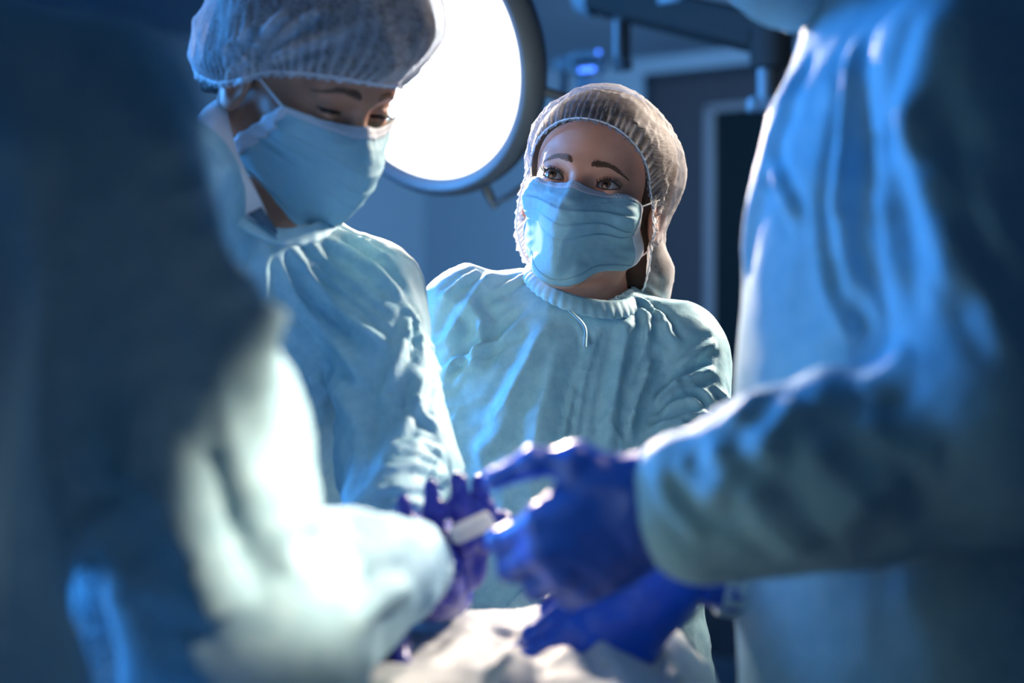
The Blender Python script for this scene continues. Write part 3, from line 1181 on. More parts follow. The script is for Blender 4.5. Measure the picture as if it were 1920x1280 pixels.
def cuff(parent, a, b, ra, rb, mat=None, name='knit_cuff', n=96, m=16, rib=.0012):
    a = np.array(a, float); b = np.array(b, float)
    ax = b - a; L = np.linalg.norm(ax); ax /= L
    g = np.array([0, 0, 1.0]) if abs(ax[2]) < .9 else np.array([1.0, 0, 0])
    u = np.cross(ax, g); u /= np.linalg.norm(u); w = np.cross(ax, u)
    vs = []
    for j in range(m):
        t = j / (m - 1)
        for i in range(n):
            an = 2 * math.pi * i / n
            r = ra + (rb - ra) * t + rib * math.sin(an * 30)
            vs.append(a + ax * L * t + (u * math.cos(an) + w * math.sin(an)) * r)
    o = mesh_obj(name, vs, grid_faces(n, m, True), mat or M_CUFF, parent)
    md = o.modifiers.new('thick', 'SOLIDIFY'); md.thickness = .002
    return o


# ------------------------------------------------------------------ the room
CORNER = np.array([-0.4125, 8.0])
DR = np.array([1.4, -1.0]) / math.hypot(1.4, 1.0)       # along the right wall, towards the camera
DL = np.array([-1.0, -1.4]) / math.hypot(1.4, 1.0)      # along the left wall, towards the camera
CEIL_Z = 2.51


def wall(name, d, inward, L):
    c = CORNER + d * L / 2 - inward * .06
    m = MB(); ang = math.atan2(d[1], d[0])
    m.box((c[0], c[1], CEIL_Z / 2), (L / 2 + .06, .06, CEIL_Z / 2), rot((0, 0, 1), math.degrees(ang)))
    return set_props(m.build(name, M_WALL, smooth=False), kind='structure')


wall('wall_right', DR, DL, 7.0)
wall('wall_left', DL, DR, 6.5)


def on_right(t, z, off=0.0):
    """point on the right wall: t metres from the corner, off metres out of it"""
    q = CORNER + DR * t + DL * off
    return np.array([q[0], q[1], z])


def on_left(t, z, off=0.0):
    q = CORNER + DL * t + DR * off
    return np.array([q[0], q[1], z])


RWALL = rot((0, 0, 1), math.degrees(math.atan2(DR[1], DR[0])))
LWALL = rot((0, 0, 1), math.degrees(math.atan2(DL[1], DL[0])))
fl = MB(); fl.box((0.4, 3.6, -.05), (5.5, 6.0, .05)); set_props(fl.build('floor', M_FLOOR, smooth=False), kind='structure')
fl = MB(); fl.box((0.3, 5.2, CEIL_Z + .05), (5.0, 3.4, .05)); set_props(fl.build('ceiling', M_CEIL, smooth=False), kind='structure')
for nm, fn, R, L in (('baseboard_right', on_right, RWALL, 6.5), ('baseboard_left', on_left, LWALL, 6.0)):
    m = MB(); m.box(fn(L / 2, .05, .008), (L / 2, .008, .05), R, .003)
    set_props(m.build(nm, M_TRIM, smooth=False), kind='structure')

# door with a tall dark glazed panel in the right wall
door = empty('door_1', on_right(2.1, 0, 0)); set_props(door, kind='structure')
DT = 2.435
m = MB()
m.box(on_right(1.245, DT / 2, .012), (.022, .012, DT / 2), RWALL)
m.box(on_right(2.2, DT - .02, .012), (.98, .012, .022), RWALL)
m.box(on_right(3.17, DT / 2, .012), (.022, .012, DT / 2), RWALL)
m.build('door_gap', M_FRAME, door, smooth=False)
for a, b in ((1.267, 1.565), (2.95, 3.148)):
    m = MB(); m.box(on_right((a + b) / 2, (DT - .042) / 2, .022), ((b - a) / 2, .022, (DT - .042) / 2), RWALL, .004)
    m.build('door_stile', M_DOOR, door, smooth=False)
m = MB(); m.box(on_right(2.26, 2.33, .022), (.69, .022, .06), RWALL, .004); m.build('door_rail', M_DOOR, door, smooth=False)
m = MB(); m.box(on_right(2.26, .42, .022), (.69, .022, .42), RWALL, .004); m.build('door_rail', M_DOOR, door, smooth=False)
m = MB()
m.box(on_right(1.545, 1.55, .05), (.022, .012, .72), RWALL, .004)
m.box(on_right(2.26, 2.262, .05), (.73, .012, .016), RWALL, .004)
m.build('glazing_bead', M_TRIM, door, smooth=False)
m = MB(); m.box(on_right(2.26, 1.55, .030), (.70, .010, .72), RWALL); m.build('glass_pane', M_DARKGLASS, door, smooth=False)
m = MB()
m.tube([on_right(1.42, 1.12, .045), on_right(1.42, 1.12, .10), on_right(1.55, 1.12, .10)], .011, 12)
m.build('door_handle', M_STEEL, door)

# raised wall panel left of the corner, with its joint line
m = MB(); m.box(on_left(1.6, 1.2, .010), (1.2, .010, 1.15), LWALL, .004)
set_props(m.build('trim_1', M_WALL, smooth=False), kind='structure')

# ------------------------------------------------------------------ operating lamp
lampN = np.array([-0.60, -0.72, -0.34]); lampN /= np.linalg.norm(lampN)
LC = np.array(LAMP_C)
lamp = empty('operating_lamp', LAMP_C)
set_props(lamp, 'large round operating lamp glowing warm white behind the bowed surgeon', 'lamp')
RL = .218
m = MB(); m.lathe([(0, .018), (RL * .4, .017), (RL * .75, .010), (RL, 0)], LC, lampN, 96); m.build('lamp_face', M_LAMPFACE, lamp)
m = MB()
m.lathe([(RL * .985, .002), (RL + .006, .012), (RL + .016, .014), (RL + .027, .006), (RL + .031, -.010), (RL + .029, -.030), (RL + .020, -.040)], LC, lampN, 96)
m.build('lamp_rim', M_GREYP, lamp)
m = MB()
m.lathe([(RL + .020, -.038), (RL + .008, -.060), (RL * .8, -.092), (RL * .45, -.112), (.05, -.118), (0, -.118)], LC, lampN, 96)
m.build('lamp_housing', M_WHITEP, lamp)
LF = hand_frame(np.cross(lampN, np.cross((0, 0, 1.0), lampN)), lampN)     # columns: side, up, normal


def on_lamp(r, ang, h=0.0):
    a = math.radians(ang)
    return LC + LF[:, 0] * r * math.cos(a) + LF[:, 1] * r * math.sin(a) + lampN * h


sgn = 1 if LF[0, 0] > 0 else -1
aa = (lambda d: d) if sgn > 0 else (lambda d: 180 - d)
m = MB(); m.tube([on_lamp(RL + .062, aa(d), -.035) for d in np.linspace(-78, -22, 24)], .0055, 10); m.build('handle_rail', M_GREYP, lamp)
for d in (-78, -22):
    m = MB(); m.tube([on_lamp(RL + .015, aa(d), -.030), on_lamp(RL + .070, aa(d), -.035)], .0085, 12); m.build('rail_mount', M_GREYP, lamp)
# the arm that carries the lamp, going up out of the picture
m = MB(); m.tube(smooth_line([on_lamp(0, 0, -.11), on_lamp(0, 0, -.17), LC + np.array([.10, .30, .12]), LC + np.array([.10, .34, .45]), LC + np.array([.10, .34, CEIL_Z - LC[2]])], 8), .022, 20)
m.build('lamp_arm', M_WHITEP, lamp)

# ------------------------------------------------------------------ equipment boom hanging from the ceiling
bm = empty('ceiling_boom', W(1270, -260, 4.0)); set_props(bm, 'dark grey horizontal ceiling boom crossing above the door', 'ceiling boom')
A, Bq = W(1118, -8, 4.1), W(1440, 66, 3.75)
ax = Bq - A; Lb = np.linalg.norm(ax)
m = MB(); m.box((A + Bq) / 2, (Lb / 2, .045, .040), frame((0, 1, 0), ax)[:, [2, 0, 1]] @ np.diag([1, 1, 1]), .014)
m.build('boom_arm', M_BOOM, bm)
u = ax / Lb
m = MB(); m.lathe([(0, -.035), (.046, -.035), (.052, -.028), (.052, .0), (.048, .012)], A - u * .005, -u * -1, 32); m.build('end_cap', M_WHITEP, bm)
m = MB(); m.lathe([(0, -.002), (.036, -.002), (.036, .004), (0, .004)], A - u * .042, u, 32); m.build('end_plug', M_BLACKP, bm)
m = MB(); m.lathe([(.0, -.075), (.040, -.075), (.048, -.066), (.048, .055), (.040, .062), (0, .062)], Bq + u * .01, (0, 0, 1), 32); m.build('boom_joint', M_BOOM, bm)
p0 = W(1452, 95, 3.75)
m = MB(); m.tube([p0 + (0, 0, .03), p0 - (0, 0, .125)], [.019, .019], 20); m.build('drop_tube', M_GREYP, bm)
p1 = W(1434, 110, 3.73)
m = MB(); m.tube([p1 + (0, 0, .03), p1 - (0, 0, .108)], [.0165, .0165], 20); m.build('drop_tube', M_WHITEP, bm)
m = MB(); m.box(W(1444, 196, 3.74), (.050, .025, .016), None, .006); m.build('drop_bracket', M_WHITEP, bm)
q0 = W(1166, 30, 4.05)
m = MB(); m.tube([q0 + (0, 0, .03), q0 - (0, 0, .115)], [.0205, .0205], 20); m.lathe([(0, -.010), (.023, -.010), (.026, 0), (.023, .010), (0, .010)], q0 - np.array([0, 0, .118]), (0, 0, 1), 24)
m.build('hanging_post', M_GREYP, bm)
m = MB(); q1 = W(1157, 40, 4.03); m.tube([q1, q1 - (0, 0, .085)], [.009, .009], 14); m.build('cable_sleeve', M_WHITEP, bm)
m = MB(); c0 = (A + Bq) / 2; m.tube([c0 + (0, 0, .02), (c0[0], c0[1], CEIL_Z)], .05, 24); m.build('ceiling_column', M_WHITEP, bm)

# ------------------------------------------------------------------ wall unit with blue indicators
DU = 4.6
wu = empty('monitor_console', W(1098, 190, DU)); set_props(wu, 'small pale monitor console with glowing blue indicators above the grey bouffant cap', 'medical monitor')
m = MB(); m.box(W(1102, 118, DU), (.050, .03, .030), rot((0, 1, 0), -6), .008); m.build('console_body', M_WHITEP, wu)
m = MB(); m.box(W(1100, 116, DU - .031), (.040, .002, .007), rot((0, 1, 0), -6), .002); m.build('display_slot', M_BLACKP, wu)
for k in range(3):
    m = MB(); m.box(W(1091 + k * 10, 131.5 - k * 1, DU - .032), (.0060, .003, .0042), None, .002); m.build('indicator_light', M_LED, wu)
m = MB(); m.lathe([(0, 0), (.0038, 0), (.0038, .006), (0, .006)], W(1122, 98, DU - .030), (0, -1, 0), 16); m.build('indicator_light', M_LED, wu)
m = MB(); m.box(W(1054, 122, DU), (.020, .022, .018), None, .006); m.build('side_module', M_WHITEP, wu)
m = MB(); m.tube(smooth_line([W(1058, 134, DU), W(1057, 165, DU), W(1052, 200, DU), W(1050, 330, DU + .05)], 6), .011, 12); m.build('support_post', M_GREYP, wu)
m = MB(); m.box(W(1104, 158, DU + .01), (.036, .02, .012), None, .004); m.box(W(1112, 172, DU + .01), (.048, .02, .006), None, .003); m.build('lower_tray', M_WHITEP, wu)
m = MB(); m.tube([W(1092, 140, DU + .02), W(1092, 420, DU + .02), (W(1092, 420, DU)[0], DU + .02, .05)], .018, 16)
m.lathe([(0, 0), (.26, 0), (.26, .03), (.05, .06), (0, .06)], (W(1092, 420, DU)[0], DU + .02, 0.0), (0, 0, 1), 32)
m.build('console_stand', M_WHITEP, wu)

# ------------------------------------------------------------------ operating table and drape
TB = empty('operating_table', (-.04, .85, 0)); set_props(TB, 'padded operating table standing under the pale surgical drape', 'operating table')
m = MB(); m.box((-.04, .85, .895), (.21, .74, .04), None, .02); m.build('mattress', M_PAD, TB)
m = MB(); m.box((-.04, .85, .835), (.20, .72, .02), None, .006); m.build('table_frame', M_STEEL, TB)
m = MB(); m.box((-.04, .85, .44), (.11, .16, .38), None, .02); m.build('column', M_WHITEP, TB)
m = MB(); m.box((-.04, .85, .03), (.22, .50, .03), None, .015); m.build('base', M_WHITEP, TB)


def drape_top(x, y):
    z = .945 + 0 * x
    z = z + .105 * np.exp(-((x + .04) / .21) ** 4) * np.clip((1.66 - y) / .10, 0, 1) ** .5
    # raised ridge of the covered body running to the far right
    z = z + .045 * np.exp(-((x - .125) / .085) ** 2 - ((y - 1.50) / .13) ** 2)
    z = z - .018 * np.exp(-((x - .005) / .03) ** 2 - ((y - 1.44) / .08) ** 2)
    return z


def build_drape():
    nu, nv = 240, 340
    s = np.linspace(-1, 1, nu); t = np.linspace(0, 1, nv)
    S, T = np.meshgrid(s, t)
    hw = .212
    a = np.abs(S) * .62
    inside = a < .42
    x = np.where(a < hw, np.sign(S) * a, np.sign(S) * (hw + .018 * (1 - np.exp(-(a - hw) / .02))))
    drop = np.clip(a - hw, 0, None)
    L = 1.72
    y = .06 + T * L
    over = np.clip(y - 1.64, 0, None)
    yy = np.where(y > 1.64, 1.64 + .02 * (1 - np.exp(-over / .02)), y)
    X = x - .04
    z = drape_top(X, yy) - drop - over * 1.0
    z = z + .010 * np.exp(-drop / .02) * 0
    P = np.stack([X, yy, z], -1).reshape(-1, 3)
    n = np.zeros_like(P); n[:, 2] = 1
    side = (drop.ravel() > .01)
    n[side] = np.stack([np.sign(P[side, 0] + .04), 0 * P[side, 0], 0 * P[side, 0]], 1)
    far = (over.ravel() > .01); n[far] = (0, 1, 0)
    d = crumple(P, 7, .008, 4) + crumple(P, 22, .0022, 6)
    for ln, w_, am in (
            ([(1180, 1160), (1230, 1190), (1262, 1240), (1275, 1290)], .008, .012),
            ([(1270, 1150), (1310, 1180), (1335, 1230), (1350, 1290)], .007, .012),
            ([(1010, 1170), (1050, 1195), (1100, 1215), (1140, 1270)], .009, -.012),
            ([(830, 1180), (900, 1175), (960, 1185), (1010, 1200)], .008, .010),
            ([(790, 1250), (860, 1200), (900, 1190)], .008, .009),
            ([(975, 1200), (960, 1240), (945, 1290)], .010, .012)):
        d += fold_disp(P, snap(P, ln), w_, am, .4)
    P = P + n * d[:, None]
    o = mesh_obj('surgical_drape', P, grid_faces(nu, nv), M_DRAPE)
    md = o.modifiers.new('thick', 'SOLIDIFY'); md.thickness = .002
    set_props(o, 'pale surgical drape over the patient on the operating table', 'drape')


build_drape()

# ------------------------------------------------------------------ woman facing the camera, in focus
def build_woman():
    H = Head(W(1088, 340, 2.02), -14, 9, -12.5, 1.03)
    nb = W(1093, 560, 2.115)
    lower = [((.085, 2.12, 1.30), (.06, 2.13, .95), .075, .10), ((-.04, 2.13, 1.30), (.18, 2.10, 1.25), .035, .035),
             ((.0, 2.13, .92), (.0, 2.14, .50), .075, .055), ((.12, 2.13, .92), (.12, 2.14, .50), .075, .055),
             ((.0, 2.14, .50), (.0, 2.16, .08), .055, .035), ((.12, 2.14, .50), (.12, 2.16, .08), .055, .035),
             ((.0, 2.17, .036), (.0, 2.05, .036), .036, .034), ((.12, 2.17, .036), (.12, 2.05, .036), .036, .034)]
    body = body_mesh('person', H, nb, .046, lower, .0019, M_SKINW, (.06, 2.13, 0))
    set_props(body, 'person in pale blue gown and grey bouffant cap looking up above a face mask', 'person')
    add_eyes(body, H, (.10, 1, .12))
    # hair under the cap
    bun = ((-.056, -.070, -.066), (.036, .036, .038))

    def fh(p):
        q = H.loc(p)
        g = skull_hair(q, bun) - .007
        zb = np.interp(q[:, 1], [-.05, -.002, .022, .042, .064, .084, .0895], [-.125, -.056, -.022, .014, .043, .0615, .068])
        g = smax(g, zb + .003 - q[:, 2], .004)
        return g * H.k
    v, fc = nets(fh, H.c - .16, H.c + .16, .004)
    mesh_obj('hair', v, fc, M_HAIRB, body)
    brim = [(0, .0895, .066), (.030, .0840, .0615), (.055, .0640, .0430), (.071, .042, .014), (.080, .022, -.022), (.077, -.002, -.066),
            (.048, -.05, -.098), (0, -.082, -.112)]
    brim = brim + [(-x, y, z) for x, y, z in brim[1:5]] + [(-.081, .004, -.048), (-.078, -.024, -.080), (-.068, -.055, -.104), (-.045, -.078, -.116)]
    bn = np.array([-.06, -.07, -.12]); bn /= np.linalg.norm(bn)
    lf = np.array([-.9, -.35, .0]); lf /= np.linalg.norm(lf)
    tp = np.array([0.25, .25, .93])

    def extra(d):
        return .006 * np.exp((d @ bn - 1) / .06) + .006 * np.exp((d @ lf - 1) / .10)
    make_cap(body, H, brim, .002, M_CAP, bun, gathers=88, seed=3, amp=.0026, extra=extra, dense=lambda d: .5 * np.exp((d @ bn - 1) / .16) + .35 * np.exp((d @ np.array([-.95, .1, -.3]) - 1) / .08),
             folds=(([(1262, 300), (1250, 370), (1225, 430), (1190, 480)], .004, .007),
                    ([(1268, 420), (1245, 450), (1200, 470), (1175, 475)], .004, .005)))
    # gown
    sl, sr = W(862, 602, 2.14), W(1272, 672, 2.10)
    el, er = W(845, 1010, 2.10), W(1280, 1000, 2.02)
    hl, hr = W(1060, 1230, 1.93), W(1130, 1230, 1.90)
    org = np.array([.05, 2.14, .30]); top = nb + np.array([0, 0, .015])
    Rt = frame((1, 0.02, -.05), top - org)
    Lt = np.linalg.norm(top - org)
    prof = [(0, .235, .19, 0, 0), (Lt - .62, .20, .15, 0, 0), (Lt - .40, .168, .125, 0, 0), (Lt - .28, .170, .125, 0, 0), (Lt - .17, .178, .118, 0, 0),
            (Lt - .10, .165, .100, 0, 0), (Lt - .055, .125, .078, 0, 0), (Lt - .020, .075, .060, 0, 0), (Lt + .004, .060, .056, 0, 0)]
    hole_a = nb + np.array([0, -.004, .05])

    def f(p):
        g = s_loft(p, org, Rt, prof)
        g = smin(g, s_cone(p, sl, sr, .050, .050), .05)
        g = smin(g, s_cone(p, W(1020, 552, 2.13), W(895, 570, 2.14), .038, .046), .03)
        g = smin(g, s_cone(p, W(1165, 590, 2.13), W(1250, 640, 2.12), .026, .048), .03)
        ml = s_cone(p, sl, el, .062, .064); ml = smin(ml, s_cone(p, el, hl, .064, .042), .03)
        mr = s_cone(p, sr, er, .063, .066); mr = smin(mr, s_cone(p, er, hr, .066, .042), .03)
        g = smin(g, ml, .022); g = smin(g, mr, .022)
        g = smax(g, -s_cone(p, hole_a, nb + np.array([0, -.006, -.012]), .064, .054), .006)
        return g
    c = [((1240, 600), (1232, 690), (1200, 790), (1170, 860), (1160, 930)),]
    pix = [
        ([(1245, 640), (1238, 700), (1205, 800), (1172, 870), (1150, 960)], .006, -.014, -.4),
        ([(1228, 655), (1215, 700), (1190, 770), (1180, 850)], .007, .011),
        ([(985, 605), (930, 640), (870, 670), (825, 700)], .005, .008),
        ([(1000, 570), (940, 610), (880, 660), (830, 735)], .006, -.005),
        ([(1030, 590), (985, 690), (940, 770), (890, 800)], .013, .009),
        ([(1060, 590), (1030, 700), (1010, 800), (1000, 900)], .016, .007),
        ([(1072, 590), (1100, 640), (1088, 690), (1065, 780), (1050, 870)], .0035, .006),
        ([(1130, 600), (1100, 690), (1080, 800), (1060, 900)], .004, .005),
        ([(1180, 590), (1165, 680), (1150, 760), (1140, 850)], .010, .008),
        ([(1205, 560), (1215, 620), (1198, 680), (1170, 770)], .006, .008),
        ([(1190, 548), (1240, 590), (1262, 630)], .0045, .008),
        ([(1215, 575), (1250, 625), (1280, 650)], .006, .006),
        ([(1350, 690), (1300, 705), (1255, 725), (1220, 760)], .006, .011),
        ([(1345, 760), (1300, 735), (1250, 745), (1215, 775)], .005, -.007),
        ([(1358, 790), (1310, 775), (1255, 790), (1200, 800)], .005, .008),
        ([(1350, 830), (1300, 800), (1260, 790)], .004, .007),
        ([(1330, 880), (1280, 840), (1230, 830), (1190, 840)], .005, .007),
        ([(1348, 640), (1310, 660), (1270, 690)], .007, .008),
        ([(870, 560), (905, 620), (880, 700)], .010, .008),
        ([(940, 500), (900, 540), (860, 600), (830, 660)], .010, .007),
        ([(905, 500), (860, 530), (820, 570)], .006, .005),
        ([(1000, 500), (960, 530), (900, 560)], .006, .005),
        ([(1140, 800), (1170, 830), (1150, 900)], .004, .004),
        ([(1080, 830), (1130, 790), (1150, 760)], .004, .003),
        ([(880, 860), (950, 800), (990, 760)], .012, .006),
    ]
    pix = [(q[0], q[1] * .85, q[2] * 1.35) + tuple(q[3:]) for q in pix]
    gown = garment('gown', f, (-.24, 1.72, .28), (.36, 2.36, 1.42), .0042, M_GOWN, body, pix,
                   limbs=[(sr, er, .064, 18, .0045, 5, .004, .9, 1.8), (sl, el, .062, 16, .004, 6), (er, hr, .05, 10, .004, 8), (el, hl, .05, 10, .004, 9)],
                   crum=[(8, .0065, 1), (21, .0022, 2)])
    # neck binding
    cc = W(1092, 528, 2.075)
    tp_, bt_ = [], []
    for k in range(16):
        a = 2 * math.pi * k / 16
        x, y = math.cos(a), math.sin(a)
        tp_.append(cc + np.array([x * .062 + .001, -y * .056 + .02, -.020 * y - .014 * x + .004 - .004 * (y > 0) * y]))
        bt_.append(cc + np.array([x * .0725 + .001, -y * .0665 + .02, -.034 * y - .016 * x - .008]))
    ring_band('neck_binding', tp_, bt_, M_GOWN, gown, thick=.003, ripple=.0011, waves=40)
    # strap end of the binding lying on the chest
    gown_tabs = MB()
    Pn = [W(1068, 582, 1.995), W(1096, 612, 1.985), W(1097, 650, 1.980)]
    gown_tabs.tube(smooth_line(Pn, 6), .0028, 8, flat=.5)
    gown_tabs.build('neck_tie', M_GOWN, gown)
    make_mask(body, H, seed=2, nar=.22, side=(.043, .020, -.008), zc=.015, wide=.96)
    # hands resting low behind the table
    for w_, s_, rt in ((hl, 1, False), (hr, -1, True)):
        y = np.array([s_ * .5, -.5, -.5])
        g = make_glove(body, w_, hand_frame(y, (0.0, -.5, .6)), [(20, 30, 15)] * 4, [(.045, .055, -.018), (.055, .085, -.026), (.056, .108, -.032)], M_GLOVE, rt, .9, .0035)
        cuff(gown, w_ - y * .02, w_ - y * .09, .034, .040)


build_woman()


def low_body(cx, cy, lean, yaw, zpel=.95):
    """hips, legs and shoes under a gown: capsules for body_mesh"""
    c, s_ = math.cos(math.radians(yaw)), math.sin(math.radians(yaw))
    out = []
    for k in (-1, 1):
        hx, hy = cx + k * .085 * c, cy + k * .085 * s_
        out += [((hx, hy, zpel), (hx, hy, .50), .080, .058), ((hx, hy, .50), (hx, hy, .08), .056, .038),
                ((hx, hy, .038), (hx + .12 * s_, hy - .12 * c, .038), .038, .034)]
    return out


# ------------------------------------------------------------------ surgeon bowed over the table, second from the left
def build_surgeon():
    H = Head(None, 50, -27, 2, 1.04, male=True, open_=.22, centre=W(566, 152, 1.75))
    nb = W(505, 395, 1.79)
    sl, sr = W(330, 335, 1.62), W(700, 556, 1.82)
    el = W(150, 900, 1.60)
    er = W(748, 872, 1.70)
    hr = W(722, 985, 1.56); hl = W(560, 1085, 1.47)
    lower = [(tuple(nb + (0, .03, -.12)), (-.36, 2.04, .95), .045, .10)] + low_body(-.37, 2.06, 0, 30)
    body = body_mesh('person', H, nb, .050, lower, .0027, M_SKINM, (-.37, 2.06, 0), 1.1)
    set_props(body, 'bowed surgeon with dark cropped hair under sheer cap, looking down beside the bright lamp', 'person')
    add_eyes(body, H, (0, 1, -.5))
    quiff = ((0, .054, .088), (.060, .073, .050))

    def fh(p):
        q = H.loc(p)
        g = skull_hair(q, quiff) - .004
        zb = np.interp(q[:, 1], [-.106, -.03, .002, .038, .069, .0865, .0915], [-.056, -.034, -.012, .020, .031, .036, .037])
        g = smax(g, zb + .002 - q[:, 2], .004)
        return g * H.k
    v, fc = nets(fh, H.c - .17, H.c + .17, .004)
    n = grads(fh, v)
    v = v + n * (vnoise(v, 90, 2) * .0016)[:, None]
    mesh_obj('hair', v, fc, M_HAIRD, body)
    brim = [(0, .0915, .037), (.030, .0865, .036), (.055, .0690, .031), (.0735, .038, .020), (.083, .002, -.006), (.0785, -.030, -.020),
            (.062, -.070, -.020), (.035, -.098, -.034), (0, -.106, -.038)]
    brim = brim + [(-x, y, z) for x, y, z in brim[1:-1]]
    bk = np.array([.55, -.80, -.25]); bk /= np.linalg.norm(bk)
    fr = np.array([-.1, .75, .65]); fr /= np.linalg.norm(fr)

    def extra(d):
        return .006 * np.exp((d @ bk - 1) / .05) + .003 * np.exp((d @ fr - 1) / .08)
    make_cap(body, H, brim, .005, M_CAPM, quiff, axis=(0, -.30, .95), gathers=80, seed=8, amp=.0026, extra=extra,
             folds=(([(452, 160), (500, 120), (560, 90), (650, 60), (720, 30)], .005, .009),
                    ([(452, 160), (530, 135), (600, 112), (680, 92)], .004, .007),
                    ([(445, 158), (470, 110), (500, 60), (540, 10)], .005, .010),
                    ([(440, 150), (450, 100), (470, 40)], .004, .009),
                    ([(430, 150), (425, 110), (445, 60)], .004, .009),
                    ([(455, 150), (500, 95), (560, 45), (620, 10)], .004, .008)))
    org = np.array([-.39, 2.04, .30]); pel = np.array([-.36, 2.02, .92]); top = nb + np.array([0, .0, -.010])
    side = sr - sl; side[2] = side[2] * .8
    Rt = frame(side, top - pel); Lt = np.linalg.norm(top - pel)
    prof = [(-.02, .205, .155, 0, 0), (Lt - .40, .185, .135, 0, 0), (Lt - .26, .185, .130, 0, 0), (Lt - .17, .190, .122, 0, 0),
            (Lt - .10, .175, .105, 0, 0), (Lt - .055, .130, .085, 0, 0), (Lt - .020, .085, .072, 0, 0), (Lt + .004, .070, .066, 0, 0)]
    Rs = frame((.9, .45, 0), pel - org)
    skirt = [(0, .25, .20, 0, 0), (np.linalg.norm(pel - org) + .02, .205, .16, 0, 0)]
    hole = H.R @ np.array([0, .01, 0])

    def f(p):
        g = s_loft(p, pel, Rt, prof)
        g = smin(g, s_loft(p, org, Rs, skirt), .04)
        g = smin(g, s_cone(p, sl - np.array([0, 0, .02]), nb - np.array([0, 0, .10]), .046, .034), .05)
        g = smin(g, s_cone(p, nb - np.array([0, 0, .10]), sr - np.array([0, 0, .01]), .034, .046), .05)
        g = smin(g, s_cone(p, W(615, 455, 1.83), W(690, 520, 1.83), .020, .038), .03)
        g = smin(g, s_cone(p, W(440, 420, 1.82), sl, .040, .052), .03)
        mr = s_cone(p, sr, er, .056, .056); mr = smin(mr, s_cone(p, er, hr, .056, .040), .03)
        ml = s_cone(p, sl, el, .058, .056); ml = smin(ml, s_cone(p, el, hl, .056, .040), .03)
        g = smin(g, mr, .018); g = smin(g, ml, .02)
        g = smax(g, -s_cone(p, W(500, 180, 1.745), W(492, 300, 1.735), .080, .066), .006)
        return g
    pix = [
        ([(690, 620), (694, 720), (690, 800), (665, 900), (640, 960)], .006, -.014, -.3),
        ([(540, 450), (600, 540), (660, 600), (740, 655)], .007, .012),
        ([(560, 440), (640, 520), (700, 570), (745, 600)], .004, -.006),
        ([(525, 460), (560, 560), (640, 660), (690, 730)], .006, .010),
        ([(600, 430), (670, 470), (730, 520), (770, 560)], .006, .009),
        ([(640, 420), (690, 450), (745, 480)], .005, .006),
        ([(510, 450), (495, 520), (500, 600)], .008, .008),
        ([(560, 700), (620, 730), (660, 780), (680, 850)], .010, .008),
        ([(500, 700), (540, 800), (560, 900)], .012, .008),
        ([(780, 570), (765, 620), (740, 680), (700, 760)], .006, .009),
        ([(760, 560), (790, 590), (800, 640), (795, 690)], .005, .008),
        ([(755, 610), (780, 640), (790, 680)], .003, .005),
        ([(800, 690), (780, 760), (740, 820)], .006, .008),
        ([(835, 810), (780, 760), (790, 700)], .005, .006),
        ([(845, 850), (790, 830), (730, 850), (690, 870)], .005, .008),
        ([(850, 900), (800, 880), (740, 880), (680, 910)], .005, .009),
        ([(845, 930), (790, 915), (720, 920), (670, 945)], .004, .007),
        ([(820, 950), (760, 945), (700, 955)], .004, .006),
    ]
    gown = garment('gown', f, (-.78, 1.36, .28), (.06, 2.36, 1.56), .0048, M_GOWN, body, pix,
                   limbs=[(sr, er, .056, 12, .0036, 15, .004, .8, 1.8), (er, hr, .048, 12, .0036, 16, .004, .5), (sl, el, .058, 10, .004, 17)],
                   crum=[(8, .0075, 11), (21, .0024, 12)])
    tp_ = [W(385, 352, 1.655), W(440, 398, 1.650), W(520, 428, 1.665), W(590, 418, 1.70), W(628, 392, 1.77), W(600, 350, 1.86), W(500, 270, 1.92), W(400, 240, 1.86), W(362, 290, 1.74)]
    bt_ = [W(372, 368, 1.645), W(432, 416, 1.635), W(520, 458, 1.650), W(602, 450, 1.69), W(645, 402, 1.77), W(612, 358, 1.88), W(500, 285, 1.94), W(385, 255, 1.87), W(345, 300, 1.74)]
    ring_band('neck_binding', tp_, bt_, M_GOWN, gown, thick=.003, ripple=.0008, waves=30)
    # white shirt collar standing round the neck inside the gown
    up = [W(517, 431, 1.672), W(487, 372, 1.668), W(447, 290, 1.680), W(428, 215, 1.700), W(434, 182, 1.735), W(480, 172, 1.83), W(560, 262, 1.88), W(612, 372, 1.82), W(590, 412, 1.745), W(560, 424, 1.705)]
    dn = [W(512, 436, 1.664), W(448, 396, 1.655), W(380, 352, 1.662), W(366, 280, 1.690), W(370, 226, 1.725), W(440, 215, 1.87), W(570, 300, 1.92), W(626, 392, 1.82), W(612, 418, 1.735), W(575, 432, 1.690)]
    ring_band('shirt_collar', up, dn, M_SHIRT, body, thick=.006, ripple=0, waves=3)
    # grey inner facing of the collar at the throat
    m = MB(); m.add([W(463, 402, 1.648), W(490, 388, 1.650), W(521, 434, 1.652), W(519, 441, 1.650)], [(0, 1, 2, 3)])
    o = m.build('collar_facing', M_SCRUB, body); o.modifiers.new('t', 'SOLIDIFY').thickness = .002
    make_mask(body, H, seed=5, drop=.004, side=(.064, .024, -.012), wide=1.04, zc=-.004)
    # left hand, palm up, fingers rising
    y = np.array([.50, -.86, -.10])
    wr = W(745, 1050, 1.53)
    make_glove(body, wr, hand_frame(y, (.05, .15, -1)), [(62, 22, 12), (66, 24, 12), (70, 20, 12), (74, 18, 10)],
               [(.046, .060, -.020), (.052, .088, -.034), (.050, .108, -.050)], M_GLOVEV, False, 1.0, .0024, cuff_to=hr + (hr - wr) * .2, cuff_r=.034)
    wl = W(600, 1100, 1.45)
